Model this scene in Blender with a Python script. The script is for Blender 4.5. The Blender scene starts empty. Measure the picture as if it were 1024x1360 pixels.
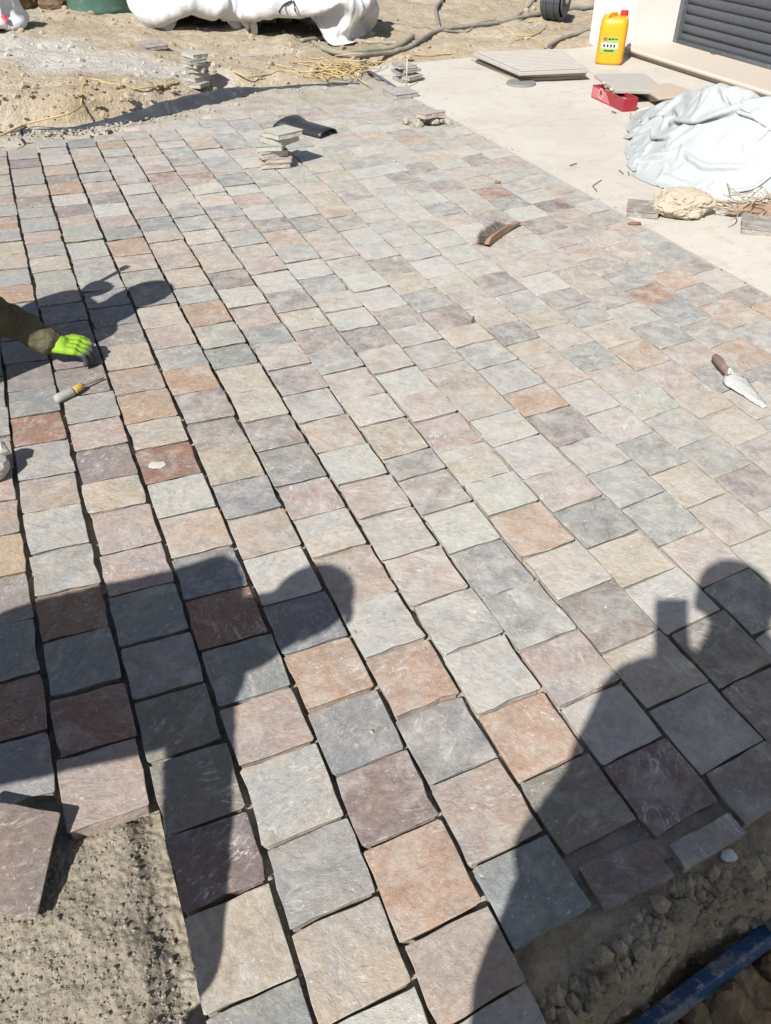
import bpy, bmesh, math, random, re
import numpy as np
from mathutils import Vector, Matrix, noise

scene = bpy.context.scene
R = math.radians
H = 1.5                                   # eye height of the phone camera
FPX, PITCH, ROLL, YAW = 1084.2, R(39.792), R(0.129), R(23.127)
# ------------------------------------------------------------------ camera
cam_data = bpy.data.cameras.new('camera')
cam = bpy.data.objects.new('camera', cam_data)
scene.collection.objects.link(cam)
cam_data.sensor_fit = 'VERTICAL'
cam_data.sensor_height = 36.0
cam_data.lens = FPX / 1360 * 36.0
cam_data.clip_start = 0.02
cam_data.clip_end = 500
cam.matrix_world = Matrix.Translation((0, 0, H)) @ Matrix.Rotation(math.pi / 2 - PITCH, 4, 'X') @ Matrix.Rotation(ROLL, 4, 'Z')
scene.camera = cam
# ------------------------------------------------------------------ sky, sun, exposure
SUN_AZ, SUN_EL = R(26.9), R(43.5)         # shadows fall towards SUN_AZ (clockwise from +Y)
world = bpy.data.worlds.new('World')
scene.world = world
world.use_nodes = True
wn = world.node_tree
sky = wn.nodes.new('ShaderNodeTexSky')
sky.sky_type = 'NISHITA'
sky.sun_disc = False
sky.sun_elevation = SUN_EL
sky.sun_rotation = SUN_AZ + math.pi
wn.links.new(sky.outputs[0], wn.nodes['Background'].inputs[0])
wn.nodes['Background'].inputs[1].default_value = 0.06
sun_data = bpy.data.lights.new('sun', 'SUN')
sun_data.energy = 5.0
sun_data.angle = R(0.55)
sun_data.color = (1.0, 0.98, 0.945)
sun = bpy.data.objects.new('sun', sun_data)
scene.collection.objects.link(sun)
sun_dir = Vector((math.sin(SUN_AZ) * math.cos(SUN_EL), math.cos(SUN_AZ) * math.cos(SUN_EL), -math.sin(SUN_EL)))
sun.rotation_euler = sun_dir.to_track_quat('-Z', 'Y').to_euler()
sun.location = (-4, -8, 9)
scene.view_settings.view_transform = 'Standard'
scene.view_settings.look = 'None'
scene.view_settings.gamma = 1
scene.view_settings.use_curve_mapping = False
scene.view_settings.exposure = 0.6
scene.render.engine = 'CYCLES'

# ------------------------------------------------------------------ geometry helpers
CY, SY = math.cos(YAW), math.sin(YAW)
def W(u, v, z=0.0):
    "paving frame (u across the courses, v along them) -> world"
    return Vector((CY * u - SY * v, SY * u + CY * v, z))
def UV(p):
    return (CY * p[0] + SY * p[1], -SY * p[0] + CY * p[1])
def G(px, py, z=0.0):
    "photo pixel -> world point at height z"
    x = (px - 512) / FPX; y = -(py - 680) / FPX
    c, s = math.cos(ROLL), math.sin(ROLL)
    x, y = c * x - s * y, s * x + c * y
    d = Vector((x, math.cos(PITCH) + math.sin(PITCH) * y, -math.sin(PITCH) + math.cos(PITCH) * y))
    return Vector((0, 0, H)) + d * ((z - H) / d.z)
def lerp_list(x, xs, ys):
    if x <= xs[0]: return ys[0]
    for i in range(1, len(xs)):
        if x <= xs[i]:
            t = (x - xs[i-1]) / (xs[i] - xs[i-1])
            return ys[i-1] + (ys[i] - ys[i-1]) * t
    return ys[-1]
def sstep(a, b, x):
    t = max(0.0, min(1.0, (x - a) / (b - a)))
    return t * t * (3 - 2 * t)
def nz(x, y, z=0.0, s=1.0):
    return noise.noise(Vector((x * s, y * s, z * s)))
def fbm(x, y, z=0.0, s=1.0, o=4):
    t = 0; a = 1; 
    for i in range(o):
        t += a * noise.noise(Vector((x * s, y * s, z * s + i * 7.3))); a *= 0.5; s *= 2.1
    return t
# bank and soil behind the paving
def vb(u):
    return lerp_list(u, [-3, -.03, .37, .87, 1.52, 2.5, 2.74, 2.80, 5, 8], [6.05, 6.06, 6.03, 6.12, 6.39, 6.49, 6.55, 7.03, 7.05, 7.05])
def plateau(u):
    return lerp_list(u, [-3, 0, .8, 1.3, 1.8, 2.6, 3.5, 6], [.19, .19, .16, .11, .09, .06, .03, .03])
def ground_z(u, v):
    b = vb(u) + 0.05
    if v < b:
        return -0.12 - 0.22 * sstep(-.45, -.2, v) * sstep(-1.0, -.75, u)
    p = plateau(u)
    w = 0.22 if u < 1 else 0.34
    rough = fbm(u, v, 0, 3.0, 5)
    k = sstep(b, b + w + 0.08 * nz(u * 4, v * 4), v)
    z = -0.03 + (p + 0.03) * k
    z += 0.035 * rough * sstep(b, b + .15, v) + 0.05 * max(0, nz(u, v, 5, 1.3)) * sstep(b + .3, b + 1, v)
    z += 0.02 * nz(u * 12, v * 12) * k * (1.6 - k)
    if u > 2.5: z = min(z, 0.09)
    return z
def GT(px, py):
    z = 0.05
    for i in range(25):
        p = G(px, py, z); u, v = UV(p)
        z = z * 0.5 + 0.5 * max(0.0, ground_z(u, v))
    return G(px, py, z)

COL = scene.collection
BASE = {}
def obj(name, verts, faces, mat=None, parent=None, loc=None, smooth=False):
    "mesh object from world-space vertices; origin at its bottom centre (or loc)"
    verts = [Vector(v) for v in verts]
    if loc is None:
        n = len(verts)
        loc = Vector((sum(v.x for v in verts) / n, sum(v.y for v in verts) / n, min(v.z for v in verts)))
    loc = Vector(loc)
    me = bpy.data.meshes.new(name)
    me.from_pydata([tuple(v - loc) for v in verts], [], faces)
    me.update()
    if smooth:
        me.polygons.foreach_set('use_smooth', [True] * len(me.polygons))
    o = bpy.data.objects.new(name, me)
    COL.objects.link(o)
    if mat: me.materials.append(mat)
    BASE[o.name] = loc
    if parent is not None:
        o.parent = parent
        o.location = loc - BASE[parent.name]
    else:
        o.location = loc
    return o
def bobj(name, bm, mat=None, parent=None, smooth=False, loc=None):
    bm.verts.index_update()
    vs = [v.co.copy() for v in bm.verts]
    fs = [[v.index for v in f.verts] for f in bm.faces]
    bm.free()
    return obj(name, vs, fs, mat, parent, loc, smooth)
def empty(name, loc):
    o = bpy.data.objects.new(name, None)
    o.empty_display_size = 0.1
    COL.objects.link(o)
    o.location = loc
    BASE[o.name] = Vector(loc)
    return o
def copy_child(o, parent, world_loc):
    c = o.copy(); COL.objects.link(c); c.parent = parent
    c.location = Vector(world_loc) - BASE[parent.name]
    BASE[c.name] = Vector(world_loc)
    return c
def tag(o, label=None, cat=None, group=None, kind=None):
    if label: o['label'] = label
    if cat: o['category'] = cat
    if group: o['group'] = group
    if kind: o['kind'] = kind
    return o
def box(bm, M, sx, sy, sz, bevel=0.0, z0=True):
    "box sx*sy*sz in frame M (z0: sits on M's origin)"
    r = bmesh.ops.create_cube(bm, size=1)
    vs = r['verts']
    bmesh.ops.scale(bm, vec=(sx, sy, sz), verts=vs)
    if z0: bmesh.ops.translate(bm, vec=(0, 0, sz / 2), verts=vs)
    if bevel > 0:
        es = list({e for v in vs for e in v.link_edges})
        rb = bmesh.ops.bevel(bm, geom=es, offset=bevel, segments=2, affect='EDGES', profile=0.5)
        vs = list({v for f in rb['faces'] for v in f.verts} | {v for v in vs if v.is_valid})
    bmesh.ops.transform(bm, matrix=M, verts=vs)
    return vs
def frame(o, x=None, rz=0.0, rx=0.0, ry=0.0):
    return Matrix.Translation(o) @ Matrix.Rotation(rz, 4, 'Z') @ Matrix.Rotation(rx, 4, 'X') @ Matrix.Rotation(ry, 4, 'Y')
def tube(bm, pts, rad, seg=8, cap=True):
    pts = [Vector(p) for p in pts]
    n = len(pts); rings = []
    for i, p in enumerate(pts):
        t = (pts[min(i + 1, n - 1)] - pts[max(i - 1, 0)]).normalized()
        a = t.cross(Vector((0, 0, 1)))
        if a.length < 1e-3: a = t.cross(Vector((1, 0, 0)))
        a.normalize(); b = t.cross(a)
        r = rad[i] if isinstance(rad, (list, tuple)) else rad
        rings.append([bm.verts.new(p + (a * math.cos(2 * math.pi * k / seg) + b * math.sin(2 * math.pi * k / seg)) * r) for k in range(seg)])
    for i in range(n - 1):
        for k in range(seg):
            bm.faces.new((rings[i][k], rings[i][(k + 1) % seg], rings[i + 1][(k + 1) % seg], rings[i + 1][k]))
    if cap:
        bm.faces.new(rings[0][::-1]); bm.faces.new(rings[-1])
def spline(pts, n=8):
    pts = [Vector(p) for p in pts]
    out = []
    for i in range(len(pts) - 1):
        p0 = pts[max(i - 1, 0)]; p1 = pts[i]; p2 = pts[i + 1]; p3 = pts[min(i + 2, len(pts) - 1)]
        for k in range(n):
            t = k / n
            out.append(0.5 * ((2 * p1) + (p2 - p0) * t + (2 * p0 - 5 * p1 + 4 * p2 - p3) * t * t + (3 * p1 - p0 - 3 * p2 + p3) * t ** 3))
    out.append(pts[-1])
    return out
def rock_bm(c, r, seed, squash=(1, 1, .7), sub=2, amp=.3, facet=0.0):
    bm = bmesh.new()
    bmesh.ops.create_icosphere(bm, subdivisions=sub, radius=1)
    for v in bm.verts:
        d = v.co.normalized()
        k = 1 + amp * fbm(d.x + seed * 3.1, d.y + seed, d.z, 1.1, 3)
        if facet: k = min(k, 1 + facet * nz(d.x * 2 + seed, d.y * 2, d.z * 2))
        v.co = Vector((d.x * squash[0], d.y * squash[1], d.z * squash[2])) * k * r + Vector(c)
    return bm

# ------------------------------------------------------------------ materials
def lin(c):
    return tuple(((x / 255) / 12.92 if x / 255 <= 0.04045 else ((x / 255 + 0.055) / 1.055) ** 2.4) for x in c)
def new_mat(name, rough=0.8, spec=0.3):
    m = bpy.data.materials.new(name); m.use_nodes = True
    nt = m.node_tree
    b = nt.nodes['Principled BSDF']
    b.inputs['Roughness'].default_value = rough
    b.inputs['Specular IOR Level'].default_value = spec
    return m, nt, b
def nd(nt, t, **kw):
    n = nt.nodes.new(t)
    for k, v in kw.items():
        if k.startswith('i_'):
            key = k[2:]
            n.inputs[int(key) if key.isdigit() else key.replace('_', ' ')].default_value = v
        else:
            setattr(n, k, v)
    return n
def tex_noise(nt, vec, scale, detail=4, rough=0.6, dist=0.0):
    n = nd(nt, 'ShaderNodeTexNoise')
    n.inputs['Scale'].default_value = scale; n.inputs['Detail'].default_value = detail
    n.inputs['Roughness'].default_value = rough; n.inputs['Distortion'].default_value = dist
    if vec is not None: nt.links.new(vec, n.inputs['Vector'])
    return n.outputs['Fac']
def ramp(nt, fac, stops):
    n = nd(nt, 'ShaderNodeValToRGB')
    el = n.color_ramp.elements
    while len(el) < len(stops): el.new(0.5)
    for e, (p, c) in zip(el, stops):
        e.position = p; e.color = (*c, 1) if len(c) == 3 else c
    nt.links.new(fac, n.inputs[0])
    return n.outputs[0]
def mix(nt, fac, a, b, blend='MIX'):
    n = nd(nt, 'ShaderNodeMix', data_type='RGBA', blend_type=blend)
    for idx, val in ((0, fac), (6, a), (7, b)):
        if isinstance(val, (int, float)): n.inputs[idx].default_value = val
        elif isinstance(val, tuple): n.inputs[idx].default_value = (*val, 1) if len(val) == 3 else val
        else: nt.links.new(val, n.inputs[idx])
    return n.outputs[2]
def math_n(nt, op, a, b=0.0, clamp=False):
    n = nd(nt, 'ShaderNodeMath', operation=op, use_clamp=clamp)
    for i, val in enumerate((a, b)):
        if isinstance(val, (int, float)): n.inputs[i].default_value = val
        else: nt.links.new(val, n.inputs[i])
    return n.outputs[0]
def bump(nt, b, h, strength=0.5, dist=0.01):
    n = nd(nt, 'ShaderNodeBump')
    n.inputs['Strength'].default_value = strength; n.inputs['Distance'].default_value = dist
    nt.links.new(h, n.inputs['Height'])
    nt.links.new(n.outputs[0], b.inputs['Normal'])
def simple(name, c1, c2=None, scale=20, rough=0.7, spec=0.3, bs=0.3, bd=0.005, metal=0.0, dirt=None, dirt_amt=0.0, dirt_scale=8):
    "two-tone noisy paint/plastic/wood with optional dust"
    m, nt, b = new_mat(name, rough, spec)
    pos = nd(nt, 'ShaderNodeNewGeometry').outputs['Position']
    c2 = c2 or tuple(x * 0.75 for x in c1)
    f = tex_noise(nt, pos, scale, 5, 0.65)
    col = mix(nt, f, c1, c2)
    if dirt:
        d = tex_noise(nt, pos, dirt_scale, 6, 0.7)
        dm = ramp(nt, d, [(0.62 - 0.35 * dirt_amt, (0, 0, 0)), (0.72, (1, 1, 1))])
        dm2 = math_n(nt, 'MULTIPLY', dm, dirt_amt * 0.9)
        col = mix(nt, dm2, col, dirt)
    nt.links.new(col, b.inputs['Base Color'])
    b.inputs['Metallic'].default_value = metal
    bump(nt, b, tex_noise(nt, pos, scale * 4, 4, 0.7), bs, bd)
    return m

K = 0.62                                    # photographed sunlit value -> base colour
def pal(*c): return tuple(x * K for x in lin(c))
def spal(*c):
    "stone colour, slightly greyed by the dust of the works"
    m_ = c[0] * .35 + c[1] * .45 + c[2] * .2
    return tuple(a * b for a, b in zip(pal(*[x * .76 + m_ * .24 for x in c]), (.99, 1.0, 1.0)))
PAL = dict(G=spal(181, 177, 169), B=spal(163, 162, 158), N=spal(147, 148, 151), C=spal(201, 196, 185), P=spal(193, 173, 160),
           T=spal(199, 183, 163), O=spal(197, 163, 137), V=spal(167, 153, 147), D=spal(160, 149, 136), R=spal(172, 132, 110),
           W=spal(151, 130, 126), Y=spal(206, 180, 146), Q=spal(180, 116, 84))

def stone_material():
    m, nt, b = new_mat('sandstone', 0.72, 0.28)
    at = nd(nt, 'ShaderNodeAttribute', attribute_name='tint')
    ax = nd(nt, 'ShaderNodeAttribute', attribute_name='aux')     # r seed, g cement dust, b edge
    sep = nd(nt, 'ShaderNodeSeparateColor'); nt.links.new(ax.outputs['Color'], sep.inputs[0])
    pos = nd(nt, 'ShaderNodeNewGeometry').outputs['Position']
    off = nd(nt, 'ShaderNodeVectorMath', operation='SCALE'); off.inputs[0].default_value = (7.1, 3.3, 11.7)
    nt.links.new(sep.outputs[0], off.inputs['Scale'])
    add = nd(nt, 'ShaderNodeVectorMath', operation='ADD'); nt.links.new(pos, add.inputs[0]); nt.links.new(off.outputs[0], add.inputs[1])
    p0 = add.outputs[0]
    # bedding streaks: rotate by seed and stretch
    rot = nd(nt, 'ShaderNodeVectorRotate', rotation_type='Z_AXIS'); nt.links.new(p0, rot.inputs['Vector'])
    nt.links.new(math_n(nt, 'MULTIPLY', sep.outputs[0], 9.0), rot.inputs['Angle'])
    st = nd(nt, 'ShaderNodeVectorMath', operation='MULTIPLY'); nt.links.new(rot.outputs[0], st.inputs[0]); st.inputs[1].default_value = (1.0, 0.6, 1.0)
    band = tex_noise(nt, st.outputs[0], 19, 6, 0.62, 2.6)
    cloud = tex_noise(nt, p0, 9, 4, 0.55, 0.6)
    grain = tex_noise(nt, p0, 260, 3, 0.7)
    fine = tex_noise(nt, p0, 70, 5, 0.7)
    col = at.outputs['Color']
    warm = mix(nt, 1.0, col, (1.10, 0.96, 0.84), 'MULTIPLY')
    cool = mix(nt, 1.0, col, (0.88, 0.91, 0.95), 'MULTIPLY')
    tone = mix(nt, ramp(nt, cloud, [(0.36, (0, 0, 0)), (0.66, (1, 1, 1))]), cool, warm)
    col = mix(nt, 0.7, col, tone)
    bandm = ramp(nt, band, [(0.28, (0.74, 0.73, 0.73)), (0.46, (0.98, 0.98, 0.98)), (0.56, (1.0, 1.0, 1.0)), (0.74, (1.16, 1.15, 1.14))])
    col = mix(nt, 0.85, col, bandm, 'MULTIPLY')
    col = mix(nt, 0.6, col, ramp(nt, fine, [(0.3, (0.68, 0.68, 0.68)), (0.7, (1.26, 1.26, 1.26))]), 'MULTIPLY')
    col = mix(nt, 0.4, col, ramp(nt, grain, [(0.3, (0.8, 0.8, 0.8)), (0.7, (1.2, 1.2, 1.2))]), 'MULTIPLY')
    # pale cement dust film, heavier where 'dust' is high
    dn = tex_noise(nt, p0, 14, 6, 0.72, 0.4)
    dust_hi = math_n(nt, 'ADD', dn, math_n(nt, 'MULTIPLY', sep.outputs[1], 0.22))
    dm = ramp(nt, dust_hi, [(0.56, (0, 0, 0)), (0.92, (1, 1, 1))])
    col = mix(nt, math_n(nt, 'MULTIPLY', dm, 0.8), col, (0.46, 0.435, 0.39))
    # scrapes: thin pale streaks and specks
    st2 = nd(nt, 'ShaderNodeVectorMath', operation='MULTIPLY'); nt.links.new(rot.outputs[0], st2.inputs[0]); st2.inputs[1].default_value = (1.0, 0.34, 1.0)
    sc = tex_noise(nt, st2.outputs[0], 48, 6, 0.72, 1.8)
    scm = ramp(nt, sc, [(0.535, (0, 0, 0)), (0.64, (1, 1, 1))])
    gate = ramp(nt, tex_noise(nt, p0, 13, 3, 0.6), [(0.42, (0, 0, 0)), (0.62, (1, 1, 1))])
    vary = math_n(nt, 'ADD', math_n(nt, 'MULTIPLY', math_n(nt, 'FRACT', math_n(nt, 'MULTIPLY', sep.outputs[0], 13.7)), 0.75), 0.35)
    scf = math_n(nt, 'MULTIPLY', math_n(nt, 'MULTIPLY', scm, gate), vary)
    col = mix(nt, math_n(nt, 'MULTIPLY', scf, 0.85), col, (0.52, 0.505, 0.475))
    sp = tex_noise(nt, p0, 120, 2, 0.5)
    spm = ramp(nt, sp, [(0.66, (0, 0, 0)), (0.71, (1, 1, 1))])
    spm = math_n(nt, 'MULTIPLY', spm, ramp(nt, tex_noise(nt, p0, 11, 3, 0.6), [(0.45, (0, 0, 0)), (0.62, (1, 1, 1))]))
    col = mix(nt, math_n(nt, 'MULTIPLY', spm, 0.75), col, (0.56, 0.54, 0.5))
    dk = ramp(nt, tex_noise(nt, p0, 55, 3, 0.6), [(0.24, (1, 1, 1)), (0.3, (0, 0, 0))])
    col = mix(nt, math_n(nt, 'MULTIPLY', dk, 0.5), col, mix(nt, 1.0, col, (0.5, 0.46, 0.42), 'MULTIPLY'))
    # mortar-dusted arrises
    eg = math_n(nt, 'MULTIPLY', sep.outputs[2], ramp(nt, tex_noise(nt, p0, 45, 4, 0.7), [(0.35, (0, 0, 0)), (0.65, (1, 1, 1))]))
    eg = math_n(nt, 'MULTIPLY', eg, math_n(nt, 'ADD', math_n(nt, 'MULTIPLY', sep.outputs[1], 0.5), 0.08), True)
    col = mix(nt, eg, col, (0.44, 0.40, 0.335))
    nt.links.new(col, b.inputs['Base Color'])
    hgt = math_n(nt, 'ADD', math_n(nt, 'MULTIPLY', band, 0.22), math_n(nt, 'ADD', math_n(nt, 'MULTIPLY', fine, 0.5), math_n(nt, 'MULTIPLY', grain, 0.22)))
    # cleft layers: noise cut into terraces
    lay = tex_noise(nt, st.outputs[0], 12, 5, 0.6, 1.0)
    ter = ramp(nt, lay, [(0.34, (0, 0, 0)), (0.37, (.3, .3, .3)), (0.47, (.34, .34, .34)), (0.495, (.62, .62, .62)), (0.58, (.66, .66, .66)), (0.62, (1, 1, 1))])
    hgt = math_n(nt, 'ADD', hgt, math_n(nt, 'ADD', math_n(nt, 'MULTIPLY', cloud, 1.0), math_n(nt, 'MULTIPLY', ter, 0.4)))
    bump(nt, b, hgt, 0.7, 0.006)
    return m
STONE = stone_material()

def earth_material(name, c1, c2, c3, scale, bstr, bdist, speck=(0.5, 0.47, 0.42), pale=None):
    m, nt, b = new_mat(name, 0.95, 0.1)
    pos = nd(nt, 'ShaderNodeNewGeometry').outputs['Position']
    a = tex_noise(nt, pos, scale, 6, 0.65)
    f = tex_noise(nt, pos, scale * 9, 5, 0.7)
    g = tex_noise(nt, pos, scale * 40, 3, 0.7)
    col = ramp(nt, a, [(0.3, c1), (0.5, c2), (0.7, c3)])
    col = mix(nt, 0.7, col, ramp(nt, f, [(0.3, (0.72, 0.7, 0.67)), (0.7, (1.2, 1.2, 1.2))]), 'MULTIPLY')
    col = mix(nt, 0.6, col, ramp(nt, g, [(0.3, (0.75, 0.75, 0.75)), (0.7, (1.22, 1.22, 1.22))]), 'MULTIPLY')
    if pale:      # spilled cement: blotch with its own outline, around world point pale[0] radii pale[1]
        pts, colr = pale
        total = None
        for (cx, cy, rx, ry) in pts:
            sub = nd(nt, 'ShaderNodeVectorMath', operation='SUBTRACT'); nt.links.new(pos, sub.inputs[0]); sub.inputs[1].default_value = (cx, cy, 0)
            mul = nd(nt, 'ShaderNodeVectorMath', operation='MULTIPLY'); nt.links.new(sub.outputs[0], mul.inputs[0]); mul.inputs[1].default_value = (1 / rx, 1 / ry, 0)
            ln = nd(nt, 'ShaderNodeVectorMath', operation='LENGTH'); nt.links.new(mul.outputs[0], ln.inputs[0])
            d = math_n(nt, 'SUBTRACT', 1.25, ln.outputs['Value'])
            total = d if total is None else math_n(nt, 'MAXIMUM', total, d)
        t = math_n(nt, 'ADD', total, math_n(nt, 'MULTIPLY', math_n(nt, 'SUBTRACT', tex_noise(nt, pos, 3.0, 6, 0.7), 0.5), 1.8))
        pm = ramp(nt, t, [(0.2, (0, 0, 0)), (0.6, (1, 1, 1))])
        col = mix(nt, math_n(nt, 'MULTIPLY', pm, 0.85), col, colr)
    nt.links.new(col, b.inputs['Base Color'])
    h = math_n(nt, 'ADD', math_n(nt, 'MULTIPLY', f, 1.0), math_n(nt, 'MULTIPLY', g, 0.35))
    bump(nt, b, h, bstr, bdist)
    return m
cem = [(*GT(130, 85).xy, 1.0, .45), (*GT(20, 62).xy, .8, .5), (*GT(215, 95).xy, .35, .25)]
DIRT = earth_material('soil', pal(198, 178, 150), pal(215, 198, 172), pal(230, 218, 198), 2.2, 0.9, 0.035,
                      pale=(cem, pal(228, 222, 212)))
SAND = earth_material('mortar_sand', pal(180, 172, 158), pal(195, 187, 173), pal(208, 201, 188), 6, 0.7, 0.008)
PSAND = earth_material('pit_sand', pal(163, 152, 135), pal(181, 170, 152), pal(195, 185, 168), 6, 0.8, 0.006)
DSAND = earth_material('damp_sand', pal(184, 168, 142), pal(202, 186, 160), pal(215, 201, 177), 7, 0.9, 0.012)
CONC = None
LINES = {
 -1: '5,495 10,540 14,580 20,615 26,675 37,742 44,785 50,830 56,880 62,942 67,980 75,1030 86,1105',
 0: '10,201 17,255 27,300 36,340 52,405 66,475 75,512 91,580 112,672 135,767 155,860 175,942 194,1025 215,1115 232,1200 266,1332',
 1: '50,195 60,242 72,277 82,312 92,340 102,372 112,397 122,432 132,467 142,495 152,530 165,565 185,627 204,680 227,750 240,787 257,830 268,875 281,917 301,987 315,1032 323,1070 338,1112 353,1155 366,1187 378,1227 403,1297 421,1350',
 2: '87,187 102,225 117,265 130,295 148,338 162,372 177,405 195,450 210,487 225,515 239,547 256,590 268,625 286,670 310,720 326,757 346,797 361,830 376,872 388,907 403,945 418,987 432,1020 456,1082 478,1125 501,1185 514,1205 532,1252 549,1302 572,1352',
 3: '125,182 137,210 155,245 175,282 202,337 225,377 247,422 261,447 278,485 296,515 313,547 331,585 351,622 366,645 381,680 401,717 418,747 431,780 451,812 463,845 481,877 496,910 511,937 527,967 539,992 555,1020 569,1045 587,1085 607,1125 624,1157 644,1202 672,1240 692,1267 712,1315',
 4: '161,177 180,210 200,245 220,277 245,320 258,338 276,365 296,395 313,427 328,452 348,485 366,512 386,545 406,582 433,630 448,650 466,680 491,725 512,756 524,780 539,800 552,820 566,847 587,880 612,920 632,947 652,977 672,1010 702,1057 724,1100 742,1127 766,1163 793,1210',
 5: '197,174 220,207 240,237 263,267 281,295 314,338 341,377 363,407 391,447 416,482 441,517 463,555 488,590 519,630 532,647 557,680 584,725 599,745 622,780 639,795 669,842 694,870 724,920 747,945 768,977 783,1002 800,1020 830,1065 853,1095 880,1120',
 6: '232,169 254,198 276,227 298,252 328,287 356,322 370,340 396,370 426,405 443,432 466,457 488,490 512,517 542,557 572,595 597,625 629,665 644,680 669,717 687,740 709,767 722,782 742,805 773,842 800,877 823,902 843,925 863,945 888,977 918,1012 943,1047 968,1077 993,1100',
 7: '267,165 296,197 333,240 366,272 398,305 426,338 453,370 486,410 512,437 537,467 554,487 582,517 612,550 644,587 667,610 694,637 722,670 737,680 767,717 783,735 810,767 833,790 865,820 893,850 938,905 965,920 988,952 1013,982',
 8: '411,268 436,290 458,320 480,340 498,357 537,397 564,427 587,445 609,472 637,495 667,520 697,552 719,577 739,592 762,620 780,630 800,655 828,680 850,705 875,727 898,747 923,775 938,787 968,820 988,835 1023,865',
 9: '438,250 473,282 496,302 552,360 572,372 599,400 627,422 647,437 679,465 704,492 727,510 752,532 778,552 800,572 820,590 843,615 863,630 883,650 908,675',
 10: '448,217 471,235 488,250 512,272 527,285 554,310 584,337 604,351 637,380 659,397 687,420 712,440 737,465 764,490 785,502 808,517 828,537 853,560 875,577 898,595 918,612 948,635 975,657 1000,680',
 11: '532,247 552,267 577,287 614,315 634,330 672,362 697,382 732,407 768,434 805,462 828,482 850,495 875,517 908,540 928,555 953,575 980,595 1003,617 1023,635',
 12: '544,225 564,240 587,260 619,280 647,302 667,315 684,330 702,340 727,359 754,377 773,392 805,412 840,435 873,462 890,477 915,492 935,510 978,540 1008,557 1023,572',
 13: '572,215 594,232 629,255 652,272 674,285 692,295 719,312 744,330 770,349 790,362 810,377 843,402 875,420 908,437 943,462 968,482 993,495 1018,512',
 14: '607,207 632,222 657,240 677,252 697,265 719,277 737,292 762,307 783,320 830,345 860,365 888,385 908,397 930,410 953,425 973,440 1013,462 1023,470',
 15: '637,202 659,215 682,227 702,240 724,251 749,267 768,277 793,292 823,312 850,327 883,345 918,364 940,380 958,390 1000,410 1023,422',
 16: '584,149 614,166 647,185 677,202 709,220 742,237 767,251 793,265 835,290 860,307 888,320 918,337 935,345 985,372 1023,394',
}
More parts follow.
